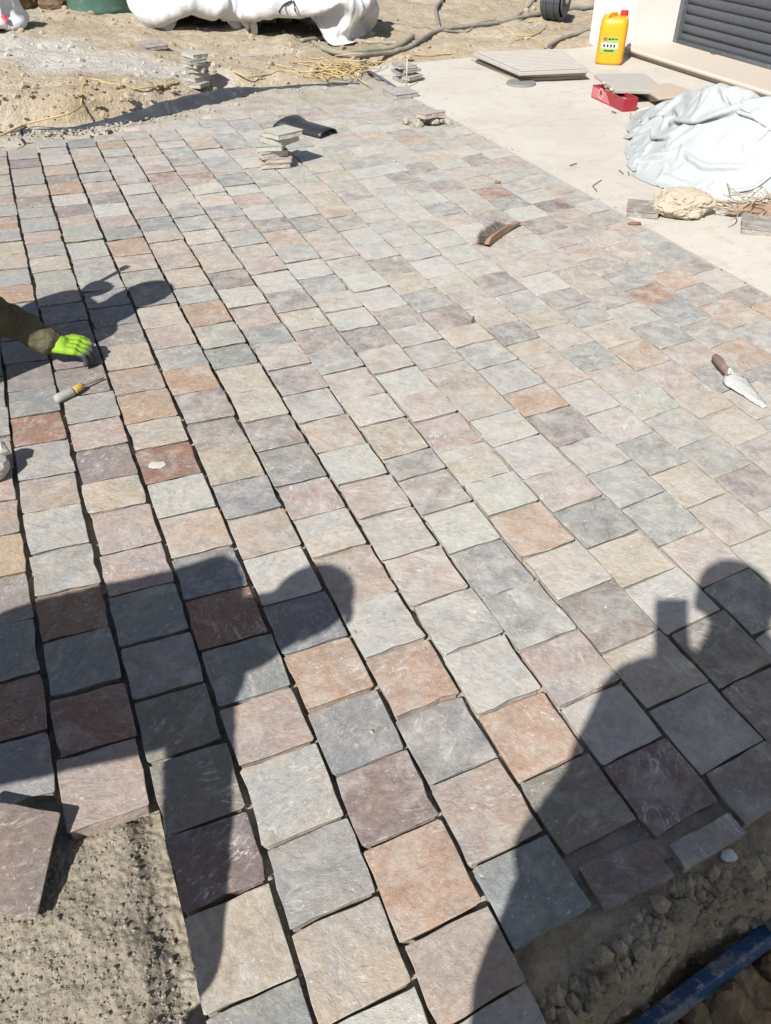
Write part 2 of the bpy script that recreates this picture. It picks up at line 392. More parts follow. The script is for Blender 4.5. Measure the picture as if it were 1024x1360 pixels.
ROWS = {
-2:"455B 500B 542G 580P 622P 662P 706Y 760V 820B 892R 970B 1052",
-1:"195G 208P 220P 232T 247G 258P 272G 287O 304G 320T 337T 356G 377O 400B 422V 448G 477V 512B 546R 582G 626P 667C 720G 774R 831B 901R 977P 1070",
0:"200G 214V 225P 235G 249P 264V 279G 292G 311P 326G 345T 364G 386G 409B 434V 463V 494V 530G 566P 602V 645T 685P 740P 796B 861B 934D 1017D 1114W 1220T 1355B 1480",
1:"187G 198G 210C 222T 235V 247O 261C 275V 290P 304G 324C 346G 366G 390B 412B 437V 464T 495P 527O 565T 600R 645C 691T 744N 799R 867B 942P 1022C 1129G 1240T 1372C 1500",
2:"187B 199T 209P 221G 232G 244P 259V 273C 290P 306B 322O 344P 364G 382B 411T 439P 466G 495O 527V 565V 602T 647B 692P 745C 807N 872O 946B 1032W 1130O 1257P 1376C 1500",
3:"181P 190O 199G 210G 222C 234G 247C 261G 276P 292B 308T 324P 342P 361T 385G 406O 436G 466B 492T 526T 564V 602B 649P 692C 742P 809C 876O 955B 1044P 1152B 1266",
4:"177G 187P 197P 209P 221P 232R 247P 260T 275B 291G 309T 326P 343T 364V 386C 411P 437B 465P 494V 527G 564T 604C 647P 692C 745P 807G 873C 951O 1039D 1141",
5:"174G 182G 190C 199B 211V 222P 234R 247C 260T 276B 292V 310G 329P 347P 366C 392V 417T 441V 470G 499P 535C 569T 612B 640V 686C 736B 795B 865P 940C 1019W 1114",
6:"164G 172C 181T 190P 200C 211B 222G 235B 249C 261P 277G 294V 310O 329G 350C 372B 394C 417C 441V 469P 498C 530P 562P 601T 644C 687O 742C 800V 869T 944G 1029D 1099",
7:"160G 170G 180B 190B 200P 211C 225G 236G 248C 262G 276C 291B 309P 326P 346G 369C 389C 414V 439G 462G 491P 525T 559C 594C 637P 680B 729T 782C 844D 916D 1000D 1090",
8:"153G 161G 169B 177C 186G 195G 205T 215G 225C 236G 247T 260T 275O 291V 308C 327C 347V 368T 391B 415V 439T 462B 491G 524O 554W 594C 631B 675G 725P 780B 845G 920D 1000",
9:"147G 155G 163V 171C 180P 189G 199C 209G 220T 231T 243G 255V 268C 282C 297G 312C 329C 347C 369T 390P 412T 436B 459T 490P 516C 552C 589B 631T 675P 726C 785B 845",
10:"140G 147P 154V 162C 170C 178P 187C 196G 206T 216G 227C 239C 252G 265C 280C 296G 313C 331C 351C 369V 394B 417T 439P 465B 495P 524C 557G 595G 636V 680C 730C",
11:"133G 140G 147V 154P 162C 170G 179P 188G 198C 209B 220C 232V 245G 259C 273B 288P 303C 325P 349P 370C 392V 412B 435T 462O 492P 522T 556T 592V 635C 680",
12:"131R 138O 145P 152G 160T 168C 177O 187G 197C 208G 219V 231G 243V 256C 270T 285V 301P 318C 336P 361T 390V 411G 435B 464P 492B 522T 557B 592P 640",
13:"126G 132G 138G 145G 152P 160G 168C 176V 185O 194G 204Y 215C 226T 239T 252R 266B 280C 295V 311P 329P 347V 366B 387Q 407B 435V 462O 492B 525T 565",
14:"120G 126V 132G 139G 146V 153D 161O 170G 179B 188G 198C 209V 220V 232G 244G 257C 270W 283P 297V 313T 329P 347G 366O 386V 407O 436B 462T 495",
15:"120B 127V 134G 141G 148G 155P 163G 172C 181Y 190G 200C 211P 222G 234G 246P 259V 272C 285B 299P 313G 328B 345V 365C 389V 407O 430",
}
# ------------------------------------------------------------------ ground
def axis(segs):
    out = []
    for a, b, n in segs:
        out += [a + (b - a) * i / n for i in range(n)]
    out.append(segs[-1][1])
    return out
us = axis([(-40, -4, 12), (-4, -1.2, 14), (-1.2, 6.4, 200), (6.4, 9, 16), (9, 40, 10)])
vs_ = axis([(-40, -2, 12), (-2, -.6, 5), (-.6, .2, 16), (.2, 5.9, 12), (5.9, 6.9, 40), (6.9, 10.2, 84), (10.2, 13, 28), (13, 50, 12)])
gv = [W(u, v, ground_z(u, v)) for v in vs_ for u in us]
nu = len(us)
gf = [(j * nu + i, j * nu + i + 1, (j + 1) * nu + i + 1, (j + 1) * nu + i) for j in range(len(vs_) - 1) for i in range(nu - 1)]
ground = tag(obj('ground', gv, gf, DIRT, loc=(0, 0, 0), smooth=True), kind='structure')

# ------------------------------------------------------------------ paving
LINE = {}
for k, t in LINES.items():
    q = []
    for a in t.split():
        x, y = a.split(','); q.append(UV(G(float(x), float(y))))
    q.sort(key=lambda p: p[1])
    vv = np.array([p[1] for p in q]); uu = np.array([p[0] for p in q])
    co = np.polyfit(vv, uu, 3 if len(q) > 12 else 2)
    g = np.linspace(vv[0], vv[-1], 24)
    LINE[k] = (list(g), [float(x) for x in np.polyval(co, g)])
for k in (-2, -3, -4, -5):
    LINE[k] = (LINE[k + 1][0], [u - 0.176 for u in LINE[k + 1][1]])
def line_u(k, v):
    xs, ys = LINE[k]
    if v < xs[0] or v > xs[-1]:
        md = sum(ys) / len(ys)
        e = ys[0] if v < xs[0] else ys[-1]
        d = (xs[0] - v) if v < xs[0] else (v - xs[-1])
        return e + (md - e) * min(1, d / 0.8)
    return lerp_list(v, xs, ys)
def proj_y(p):
    d = p[1] * math.cos(PITCH) + H * math.sin(PITCH); up = p[1] * math.sin(PITCH) - H * math.cos(PITCH)
    return 680 - FPX * up / d
def proj(p):
    Z = p[2] - H
    d = p[1] * math.cos(PITCH) - Z * math.sin(PITCH); up = p[1] * math.sin(PITCH) + Z * math.cos(PITCH)
    d = max(d, 0.05)
    return 512 + FPX * p[0] / d, 680 - FPX * up / d
def v_at_y(k, y):
    lo, hi = -0.6, 9.0
    for i in range(40):
        m = (lo + hi) / 2
        if proj_y(W(line_u(k, m), m)) > y: lo = m
        else: hi = m
    return lo
rng = random.Random(11)
stones = []                                # (corner uv list, colour letter, k, pixel y)
for k, t in ROWS.items():
    js = [(float(a), b) for a, b in re.findall(r'(\d+)([A-Z]?)', t)]
    ln = k + 1 if k < 0 else k
    rows = []
    for y, c in js:
        v = v_at_y(ln, y)
        skew = -0.11 + 0.016 * k + 0.09 * (y - 200) / 750 + rng.uniform(-.012, .012)
        ul, ur = line_u(k, v), line_u(k + 1, v)
        w = ur - ul
        vl, vr = (v - skew * w, v) if k < 0 else (v, v + skew * w)
        rows.append((vl, vr, c, y))
    for (a, b) in zip(rows[:-1], rows[1:]):
        stones.append(([(k, b[0]), (k + 1, b[1]), (k + 1, a[1]), (k, a[0])], a[2], k, a[3]))
# courses that go on to the left, outside the picture
for k in (-5, -4, -3, -2):
    v = 1.15 if k != -2 else 3.25
    while v < 5.95:
        l = rng.uniform(.165, .185)
        stones.append(([(k, v), (k + 1, v), (k + 1, v + l), (k, v + l)], rng.choice('GGBCPTVOP'), k, 0))
        v += l
# smaller cut pieces at the near edge
def px_stone(pts, c, k):
    stones.append((['raw'] + [UV(G(x, y)) for x, y in pts], c, k, 1150))
px_stone([(803, 1207), (896, 1163), (862, 1113), (768, 1149)], 'W', 4)
px_stone([(909, 1154), (992, 1105), (969, 1079), (889, 1122)], 'G', 5)

def stone_mesh(cs, top, thick, rnd, tint, dust, uc=.055):
    "cs: 4 uv corners counter-clockwise -> verts, faces, tint list, aux list"
    cx = sum(c[0] for c in cs) / 4; cv = sum(c[1] for c in cs) / 4
    su, sv = rnd.gauss(0, .007), rnd.gauss(0, .007)
    seed = rnd.random()
    out = []
    for i in range(4):
        a, b = cs[i], cs[(i + 1) % 4]
        e = rnd.uniform(.008, .04); e2 = rnd.uniform(.008, .04)
        L = math.hypot(b[0] - a[0], b[1] - a[1])
        nx, ny = -(b[1] - a[1]) / L, (b[0] - a[0]) / L       # inward
        wob = rnd.uniform(-.0012, .0012)
        for t in (e, .27, .5, .73, 1 - e2):
            j = rnd.gauss(0, .0012) + wob * (1 - abs(2 * t - 1))
            if rnd.random() < .05: j += rnd.uniform(.0015, .004)
            out.append((a[0] + (b[0] - a[0]) * t + nx * j, a[1] + (b[1] - a[1]) * t + ny * j))
    n = len(out)
    def z(u, v): return top + su * (u - cx) + sv * (v - cv)
    V, A = [], []
    for (u, v) in out:                                        # inner ring
        iu, iv = u + (cx - u) * .017, v + (cv - v) * .017
        V.append(W(iu, iv, z(iu, iv) + rnd.gauss(0, .00015))); A.append((seed, dust, 0))
    for (u, v) in out:
        V.append(W(u, v, z(u, v) - abs(rnd.gauss(.0009, .0007)))); A.append((seed, dust, 1))
    for (u, v) in out:
        ou, ov = u + (cx - u) * uc, v + (cv - v) * uc
        V.append(W(ou + rnd.gauss(0, .0012), ov + rnd.gauss(0, .0012), top - thick * .27)); A.append((seed, dust, 1))
    for (u, v) in out:
        V.append(W(u + (cx - u) * uc * 1.1, v + (cv - v) * uc * 1.1, top - thick)); A.append((seed, dust, 1))
    V.append(W(cx, cv, z(cx, cv) + .0006)); A.append((seed, dust, 0))
    F = []
    for i in range(n):
        j = (i + 1) % n
        F.append((i, j, 4 * n))
        F.append((n + i, n + j, j, i))
        F.append((2 * n + i, 2 * n + j, n + j, n + i))
        F.append((3 * n + i, 3 * n + j, 2 * n + j, 2 * n + i))
    F.append(tuple(4 * n - 1 - i for i in range(n)))
    return V, F, [tint] * len(V), A
def set_attrs(me, T, A):
    for nm, data in (('tint', T), ('aux', A)):
        at = me.attributes.new(nm, 'FLOAT_COLOR', 'POINT')
        flat = []
        for c in data: flat += [c[0], c[1], c[2], 1.0]
        at.data.foreach_set('color', flat)
def joint_half(k):
    return lerp_list(k, [-2, 2, 5, 8, 16], [.0056, .0053, .0043, .0036, .0034])
pavement = empty('pavement', W(1.2, 3.0, 0)); pavement['kind'] = 'structure'
built = []
for cs, c, k, y in stones:
    rnd = random.Random(hash((round(k * 7 + y * 13, 2), len(built))) & 0xffffff)
    gvv = rnd.uniform(.0026, .0052) if k < 7 else rnd.uniform(.002, .004)
    du, ro = rnd.gauss(0, .0013), rnd.gauss(0, .007)
    wl, wr = rnd.gauss(0, .001), rnd.gauss(0, .001)
    if cs[0] == 'raw':
        q = cs[1:]
    else:
        q = []
        for i, (ln, v) in enumerate(cs):
            g = joint_half(ln)
            u = line_u(ln, v) + ((g + wl) if ln == k else (-g - wr)) + du + (ro * .09 if i < 2 else -ro * .09) + rnd.gauss(0, .0008)
            q.append((u, v + (gvv if i < 2 else -gvv) + rnd.gauss(0, .0014)))
    base = PAL[c]
    br = rnd.uniform(.93, 1.06)
    tint = tuple(x * br * rnd.uniform(.975, 1.025) for x in base)
    py = 0.25 + .7 * sstep(0, 6, k) * (1 - .5 * sstep(700, 1000, y)) + rnd.uniform(-.25, .25)
    top = rnd.gauss(0, .0017)
    V, F, T, A = stone_mesh(q, top, .042, rnd, tint, max(0, py), lerp_list(k, [0, 5, 8, 10], [.055, .05, .03, .008]))
    P = [proj(W(u, v)) for u, v in q]
    ar = abs(sum(P[i][0] * P[(i + 1) % 4][1] - P[(i + 1) % 4][0] * P[i][1] for i in range(4))) / 2
    mx, my = sum(p[0] for p in P) / 4, sum(p[1] for p in P) / 4
    vis = -40 < mx < 1064 and 100 < my < 1410
    if any(W(u, v).y < 0.2 for u, v in q): vis = False
    built.append((ar if vis else 0, V, F, T, A, c))
built.sort(key=lambda b: -b[0])
names = dict(O='orange', Q='rust red')
for b in built[:300]:
    o = obj('paving_stone', b[1], b[2], STONE, pavement)
    set_attrs(o.data, b[3], b[4])
V, F, T, A = [], [], [], []
for b in built[300:]:
    n = len(V); V += b[1]; F += [tuple(i + n for i in f) for f in b[2]]; T += b[3]; A += b[4]
rest = obj('paving_stones', V, F, STONE, pavement)
set_attrs(rest.data, T, A)
rest['kind'] = 'stuff'

# ------------------------------------------------------------------ sand in the joints
def bed_z(u, v):
    if v > 5.97 + .1 * nz(u * 2, 1):
        return .002 + .012 * fbm(u, v, 3, 9, 3) + .01 * sstep(6.0, 6.3, v)
    d = lerp_list(u, [-.3, .3, .8, 1.2, 1.7, 2.7], [-.037, -.037, -.034, -.024, -.008, -.0035])
    near = sstep(1.5, .7, v) * sstep(.3, .9, u)
    d = d * (1 - near) + -.022 * near
    d += .0045 * fbm(u, v, 1, 14, 3) - .002 * abs(nz(u * 40, v * 40))
    if u < -.045 and v < 1.1: d = -.075
    if v < .5 and u > .36: return -.3
    return min(d, -.002)
bu = [-1.1 + .024 * i for i in range(161)]; bv = [-.5 + .024 * i for i in range(298)]
nb = len(bu)
V = [W(u, v, bed_z(u, v)) for v in bv for u in bu]
F = [(j * nb + i, j * nb + i + 1, (j + 1) * nb + i + 1, (j + 1) * nb + i) for j in range(len(bv) - 1) for i in range(nb - 1)]
tag(obj('bedding_sand', V, F, SAND, loc=(0, 0, 0), smooth=True), kind='structure')

# raw sand bed where stones are still to be laid (near left)
def crumb(u, v):
    z = .010 * fbm(u, v, 2, 7, 3) + .003 * fbm(u, v, 4, 40, 3) + .003 * nz(u * 150, v * 150, 2)
    d = noise.voronoi(Vector((u * 95, v * 95, 0.5)))[0][0]
    z += .005 * (0.45 - d)
    d2 = noise.voronoi(Vector((u * 38 + 4, v * 38, 1.5)))[0][0]
    z -= .004 * sstep(.42, .62, d2 + .25 * nz(u * 60, v * 60, 3)) * sstep(1.0, .8, v) * max(0, nz(u * 6, v * 6, 9) + .45)
    return z
pu = [-1.0 + .0035 * i for i in range(265)]; pv = [.1 + .0035 * i for i in range(283)]
def pit_z(u, v):
    z = -.034 + .026 * math.exp(-((u + .36) ** 2 + (v - .70) ** 2) / .05) + crumb(u, v)
    z -= .03 * sstep(-.17, -.095, u + .02 * nz(v * 12, 2)) + .016 * sstep(.98, 1.06, v)
    return z
n = len(pu)
V = [W(u, v, pit_z(u, v)) for v in pv for u in pu]
F = [(j * n + i, j * n + i + 1, (j + 1) * n + i + 1, (j + 1) * n + i) for j in range(len(pv) - 1) for i in range(n - 1)]
tag(obj('sand_bed', V, F, PSAND, loc=W(-.5, .6, -.05), smooth=True), kind='structure')

# crumbling sand edge falling into the trench (near right)
eu = [.34 + .006 * i for i in range(190)]; ev = [-.25 + .006 * i for i in range(128)]
def edge_v(u): return lerp_list(u, [.3, .45, .62, .8, .97, 1.3], [.35, .385, .43, .46, .44, .47])
def edge_z(u, v):
    d = edge_v(u) - v + .03 * nz(u * 5, v * 5, 2)
    z = -.026 - .03 * sstep(0, .07, d) - .16 * sstep(.05, .10, d)
    z += (.022 * fbm(u, v, 6, 16, 4) + .035 * (.4 - noise.voronoi(Vector((u * 26, v * 26, 2)))[0][0]) + .014 * (.4 - noise.voronoi(Vector((u * 80, v * 80, 4)))[0][0])) * (.25 + .75 * sstep(-.03, .05, d))
    return min(z, -.024) if d < 0.02 else z
n = len(eu)
V = [W(u, v, edge_z(u, v)) for v in ev for u in eu]
F = [(j * n + i, j * n + i + 1, (j + 1) * n + i + 1, (j + 1) * n + i) for j in range(len(ev) - 1) for i in range(n - 1)]
tag(obj('trench_edge', V, F, DSAND, loc=W(.9, .2, -.2), smooth=True), kind='structure')

# ------------------------------------------------------------------ pale concrete terrace
def conc_material():
    m, nt, b = new_mat('pale_concrete', 0.85, 0.2)
    pos = nd(nt, 'ShaderNodeNewGeometry').outputs['Position']
    a = tex_noise(nt, pos, 1.3, 6, 0.65, .5); f = tex_noise(nt, pos, 12, 6, 0.7); g = tex_noise(nt, pos, 150, 3, 0.7)
    col = ramp(nt, a, [(0.3, pal(218, 210, 197)), (0.7, pal(231, 224, 213))])
    col = mix(nt, .6, col, ramp(nt, f, [(0.25, (0.88, 0.87, 0.85)), (0.7, (1.06, 1.06, 1.06))]), 'MULTIPLY')
    col = mix(nt, .5, col, ramp(nt, g, [(0.3, (0.88, 0.88, 0.88)), (0.7, (1.08, 1.08, 1.08))]), 'MULTIPLY')
    st = ramp(nt, tex_noise(nt, pos, 3.5, 8, 0.78, .6), [(0.54, (0, 0, 0)), (0.74, (1, 1, 1))])
    col = mix(nt, math_n(nt, 'MULTIPLY', st, .7), col, pal(186, 168, 140))
    nt.links.new(col, b.inputs['Base Color'])
    bump(nt, b, math_n(nt, 'ADD', f, math_n(nt, 'MULTIPLY', g, .4)), .3, .004)
    return m
CONC = conc_material()
terr = empty('terrace', W(4, 3, 0)); terr['kind'] = 'structure'
rg = random.Random(5)
# cast in bays: hairline gaps between them
for (u0, u1) in ((2.760, 3.955), (3.958, 5.14)):
    edges = [-4, -2.2, -.4, 1.4, 3.2, 5.0, 7.03]
    for a, b in zip(edges[:-1], edges[1:]):
        bm = bmesh.new()
        zt = rg.uniform(-.0012, .0012)
        pts = []
        N = 24
        for i in range(N): pts.append((u0 + .002 * nz(a * 3 + i * .4, u0), a + .0015 + (b - a - .003) * (1 - i / (N - 1))))
        for i in range(2): pts.append((u1, a + .0015 + (b - a - .003) * i))
        tv = [bm.verts.new(W(u, v, zt)) for u, v in pts]
        lv = [bm.verts.new(W(u, v, -.11)) for u, v in pts]
        bm.faces.new(tv)
        for i in range(len(pts)):
            j = (i + 1) % len(pts)
            bm.faces.new((lv[i], lv[j], tv[j], tv[i]))
        bmesh.ops.recalc_face_normals(bm, faces=bm.faces)
        bobj('concrete_bay', bm, CONC, terr)

# ------------------------------------------------------------------ house with roller shutter
WALL = simple('white_render', (.66, .63, .59), (.60, .57, .53), 8, .9, .1, .4, .003, dirt=(.5, .45, .38), dirt_amt=.3, dirt_scale=3)
SILL = simple('sill_stone', (.52, .45, .38), (.45, .39, .33), 60, .6, .3, .2, .002)
SHUT = simple('shutter_grey', (.062, .068, .08), (.05, .056, .066), 14, .45, .5, .1, .002, dirt=(.3, .28, .25), dirt_amt=.28, dirt_scale=60)
MET = simple('dark_metal', (.10, .105, .115), (.07, .075, .08), 30, .45, .5, .1, .002, dirt=(.4, .37, .32), dirt_amt=.3, dirt_scale=30)
house = tag(empty('house', W(5.6, 4, 0)), 'white rendered house wall with dark grey ribbed roller shutter', 'house')
def uvbox(name, u0, u1, v0, v1, z0, z1, mat, parent, bevel=0.0):
    bm = bmesh.new()
    M = Matrix(((CY, -SY, 0, 0), (SY, CY, 0, 0), (0, 0, 1, 0), (0, 0, 0, 1)))
    box(bm, M @ Matrix.Translation(((u0 + u1) / 2, (v0 + v1) / 2, z0)), u1 - u0, v1 - v0, z1 - z0, bevel)
    return bobj(name, bm, mat, parent)
uvbox('wall', 5.15, 5.75, 6.62, 7.24, -.1, 3.0, WALL, house)
uvbox('wall', 5.15, 5.75, -3, 3.9, -.1, 3.0, WALL, house)
uvbox('wall', 5.15, 5.75, 3.9, 6.62, 2.3, 3.0, WALL, house)
uvbox('wall', 5.75, 9.5, 7.0, 7.24, -.1, 3.0, WALL, house)
uvbox('wall', 5.75, 9.5, -3, -2.76, -.1, 3.0, WALL, house)
uvbox('wall', 9.26, 9.5, -2.76, 7.0, -.1, 3.0, WALL, house)
uvbox('roof', 5.0, 9.6, -3.1, 7.34, 3.0, 3.2, WALL, house)
uvbox('sill_base', 5.125, 5.60, 3.9, 6.60, -.09, .036, SILL, house)
uvbox('sill', 5.07, 5.605, 3.88, 6.615, .037, .068, SILL, house, .012)
sh = uvbox('shutter', 5.66, 5.68, 3.92, 6.60, .06, 2.3, SHUT, house)
# slats: convex strips
bm = bmesh.new()
prof = [(0, .0), (-.010, .008), (-.016, .022), (-.017, .037), (-.014, .053), (-.007, .064), (0, .068)]
r0 = [bm.verts.new(W(5.657 + a, 6.575, .07 + z)) for a, z in prof]
r1 = [bm.verts.new(W(5.657 + a, 3.945, .07 + z)) for a, z in prof]
for i in range(len(prof) - 1): bm.faces.new((r0[i], r0[i + 1], r1[i + 1], r1[i]))
bmesh.ops.recalc_face_normals(bm, faces=bm.faces)
for f in bm.faces:
    if f.normal.dot(W(-1, 0)) < 0: f.normal_flip()
slat = bobj('slat', bm, SHUT, sh, True)
b0 = BASE[slat.name].copy()
for i in range(1, 31):
    copy_child(slat, sh, b0 + Vector((0, 0, .0735 * i)))
for v in (6.60, 3.92): uvbox('guide_rail', 5.60, 5.655, v - .03, v + .018, .056, 2.3, MET, sh, .004)
bm = bmesh.new(); tube(bm, [W(5.615, 6.56, .075), W(5.615, 3.95, .075)], .022, 10); bobj('bottom_bar', bm, MET, sh, True)
bm = bmesh.new(); box(bm, frame(W(5.585, 6.05, .056), rz=YAW), .05, .05, .018, .004); bobj('bar_lock', bm, MET, sh)
# ================================================================== things
S2 = Vector((math.sin(SUN_AZ), math.cos(SUN_AZ), 0)) / math.tan(SUN_EL)
def SH(px, py, h):
    "point at height h whose shadow falls on photo pixel px,py"
    g = G(px, py); return Vector((g.x - h * S2.x, g.y - h * S2.y, h))

def loose_stone(name, M, sx, sy, th, c, seed, dust=.5, label=None, cat='paving stone', group=None, parent=None):
    rnd = random.Random(seed)
    tint = tuple(x * rnd.uniform(.92, 1.05) for x in PAL[c])
    cs = [(-sx / 2, -sy / 2), (sx / 2, -sy / 2), (sx / 2, sy / 2), (-sx / 2, sy / 2)]
    cs = [(a + rnd.gauss(0, .004), b + rnd.gauss(0, .004)) for a, b in cs]
    V, F, T, A = stone_mesh(cs, th, th, rnd, tint, dust)
    V = [M @ v for v in V]
    o = obj(name, V, F, STONE, parent)
    set_attrs(o.data, T, A)
    if label: tag(o, label, cat, group)
    return o
ORD = ['bottom', 'second', 'third', 'fourth', 'fifth', 'sixth', 'seventh', 'eighth', 'ninth']
def stack(pos, n, seed, where, cols, size=.165, thk=(.028, .042), wild=.02, rz0=0.0):
    rnd = random.Random(seed)
    z = pos.z
    for i in range(n):
        th = rnd.uniform(*thk)
        M = frame(Vector((pos.x + rnd.gauss(0, wild), pos.y + rnd.gauss(0, wild), z + .003)), rz=rz0 + rnd.gauss(0, .3), rx=rnd.gauss(0, .04), ry=rnd.gauss(0, .04))
        which = 'topmost' if i == n - 1 else ('bottom' if i == 0 else ORD[i] + ' from bottom')
        loose_stone('loose_paving_stone', M, size * rnd.uniform(.93, 1.05), size * rnd.uniform(.93, 1.05), th, rnd.choice(cols), seed * 31 + i, .8,
                    '%s stone of the stack %s' % (which, where), 'paving stone', 'stack ' + where)
        z += th + .003
stack(G(370, 219), 6, 3, 'on the paving beside the black tile', 'CTCGP', .17, (.022, .036), .024, .15)
pa = GT(262, 112); stack(pa + Vector((0, 0, -.01)), 7, 5, 'on the soil by the black plastic strip', 'GBVGC', .15, (.024, .032), .016, .3)
stack(G(537, 107), 5, 8, 'at the far corner of the pale terrace', 'GBG', .155, (.018, .026), .01, .1)

# flat stone and rubble on the last rows
loose_stone('loose_paving_stone', frame(G(532, 126, .004), rz=.1, rx=.03), .2, .2, .03, 'G', 61, .6, 'grey flat stone at the paving corner with a pin standing behind', 'paving stone')
loose_stone('loose_paving_stone', frame(G(571, 155, .05), rz=YAW - .1, rx=-.08), .19, .11, .03, 'T', 62, .8, 'cut stone lying on a heap of mortar crumbs', 'paving stone')
mort = tag(empty('mortar_heap', G(566, 165)), 'small heap of mortar crumbs under a cut stone', 'mortar heap')
for i in range(26):
    r_ = random.Random(900 + i)
    a = r_.uniform(0, 6.28); d = r_.uniform(0, .12)
    c = G(566, 165) + Vector((math.cos(a) * d * 1.25, math.sin(a) * d * .6, .012 + .03 * (1 - d / .12)))
    bobj('mortar_crumb', rock_bm(c, r_.uniform(.012, .032), i, (1, 1, .8), 1, .4), SAND, mort)
IRON = simple('rusty_iron', (.12, .10, .085), (.2, .13, .08), 40, .7, .3)
bm = bmesh.new(); p = G(540, 117, 0); tube(bm, [p, p + Vector((0, 0, .2))], .005, 6)
tag(bobj('marking_pin', bm, simple('pale_pin', (.5, .48, .42)), smooth=True), 'thin pale pin standing upright behind flat stone', 'pin')

# loose tilted stone held over the sand bed
tl, tr, br = G(0, 1066, .05), G(80, 1080, .04), G(45, 1222, .006)
ax = (tr - tl).normalized(); ay = (tr - br).normalized()
nrm = ax.cross(ay).normalized(); SL = (tr - br).length
cen = tr - ax * .088 - ay * SL / 2
M = Matrix.Translation(cen - nrm * .02) @ Matrix((CY * ax - SY * ay, SY * ax + CY * ay, nrm)).transposed().to_4x4()
M = Matrix.Translation(cen - nrm * .02) @ Matrix((ax, ay, nrm)).transposed().to_4x4() @ Matrix.Rotation(-YAW, 4, 'Z')
ls = loose_stone('loose_paving_stone', M, .176, SL, .02, 'W', 71, .0, 'single mauve grey stone lying tilted on the raw sand bed', 'paving stone')
ls2 = bobj('sand_clod', rock_bm(G(10, 1130, -.035), .05, 4, (1.2, 1.1, .55), 3, .35), SAND)
tag(ls2, 'clod of damp sand propping the tilted stone', 'sand clod')

# broken lump at the left border
cl = tag(empty('broken_stone', G(2, 620)), 'broken pale stone lump standing on the paving, left of the screwdriver', 'stone lump')
bm = rock_bm(G(-18, 618, .045), .07, 12, (.9, .8, .8), 3, .45, .1); bobj('lump', bm, STONE, cl)
set_attrs(COL.objects[cl.children[0].name].data, [PAL['C']] * len(cl.children[0].data.vertices), [(.3, .9, .3)] * len(cl.children[0].data.vertices))
bobj('mortar_crust', rock_bm(G(-8, 596, .07), .042, 17, (1, .7, .6), 2, .5), simple('white_mortar', (.62, .6, .55), (.5, .48, .44), 60, .95, .1, .8, .01), cl)

# ---- hand brush
brush = tag(empty('hand_brush', G(668, 312)), 'worn wooden hand brush lying on its side on the paving', 'brush')
BW = simple('brush_wood', (.30, .19, .13), (.2, .13, .09), 25, .7, .25, .3, .003, dirt=(.4, .36, .3), dirt_amt=.35)
a, b = G(646, 324, .02), G(690, 295, .02)
dx = (b - a).normalized(); side = Vector((0, 0, 1)).cross(dx)
bm = bmesh.new()
L_ = (b - a).length
for sgn in (0, 1):
    pass
ring = []
N = 14
for i in range(N + 1):
    t = i / N
    w = .022 * (1 - .0 * t) * min(1, (t * 9 + .15)) * (1 if t < .62 else 1 - .55 * sstep(.62, .8, t)) * min(1, (1 - t) * 14 + .35)
    c = a + dx * L_ * t + side * (.012 * math.sin(t * 3.1))
    ring.append([bm.verts.new(c + Vector((0, 0, w)) + side * .011), bm.verts.new(c + Vector((0, 0, w)) - side * .011), bm.verts.new(c - Vector((0, 0, w * .7)) - side * .011), bm.verts.new(c - Vector((0, 0, w * .7)) + side * .011)])
for i in range(N):
    for k in range(4): bm.faces.new((ring[i][k], ring[i][(k + 1) % 4], ring[i + 1][(k + 1) % 4], ring[i + 1][k]))
bm.faces.new(ring[0]); bm.faces.new(ring[-1][::-1])
bmesh.ops.recalc_face_normals(bm, faces=bm.faces)
bmesh.ops.bevel(bm, geom=list(bm.edges), offset=.002, segments=1, affect='EDGES')
bobj('handle', bm, BW, brush)
BR = simple('bristle', (.12, .10, .085), (.22, .19, .16), 120, .9, .1)
bm = bmesh.new(); rr = random.Random(4)
for i in range(1500):
    t = rr.uniform(.04, .62); zz = rr.uniform(-.014, .026)
    p0 = a + dx * L_ * t + Vector((0, 0, zz)) + side * .01
    d = (side + dx * rr.gauss(0, .22) + Vector((0, 0, rr.gauss(.18, .2)))).normalized() * rr.uniform(.035, .058)
    q = dx * .0016
    v = [bm.verts.new(p0 - q), bm.verts.new(p0 + q), bm.verts.new(p0 + d + q * .6), bm.verts.new(p0 + d - q * .6)]
    bm.faces.new(v)
bobj('bristles', bm, BR, brush)['kind'] = 'stuff'

# ---- trowel with dried mortar
tro = tag(empty('trowel', G(975, 505)), 'pointing trowel caked with white mortar lying on the paving', 'trowel')
TW = simple('trowel_wood', (.22, .15, .11), (.14, .1, .08), 30, .75, .2, .3, .003, dirt=(.5, .47, .42), dirt_amt=.3, dirt_scale=40)
TM = simple('mortar_caked_steel', (.50, .49, .46), (.40, .39, .37), 35, .85, .2, .8, .006, dirt=(.2, .19, .18), dirt_amt=.3, dirt_scale=25)
h0, h1, b0_, b1_ = G(949, 473, .03), G(968, 497, .034), G(966, 496, .02), G(1016, 541, .006)
bm = bmesh.new()
hp = [h0 + (h1 - h0) * t for t in (0, .06, .3, .6, .9, 1)]
tube(bm, hp, [.009, .014, .0165, .014, .012, .009], 10); bobj('handle', bm, TW, tro, True)
bm = bmesh.new(); tube(bm, spline([h1, h1 + (b0_ - h1) * .3 + Vector((0, 0, .02)), b0_ + (b1_ - b0_) * .12 + Vector((0, 0, .012))], 5), .006, 8); bobj('tang', bm, TM, tro, True)
bm = bmesh.new()
dx = (b1_ - b0_).normalized(); side = Vector((0, 0, 1)).cross(dx); L_ = (b1_ - b0_).length
N = 16; ring = []
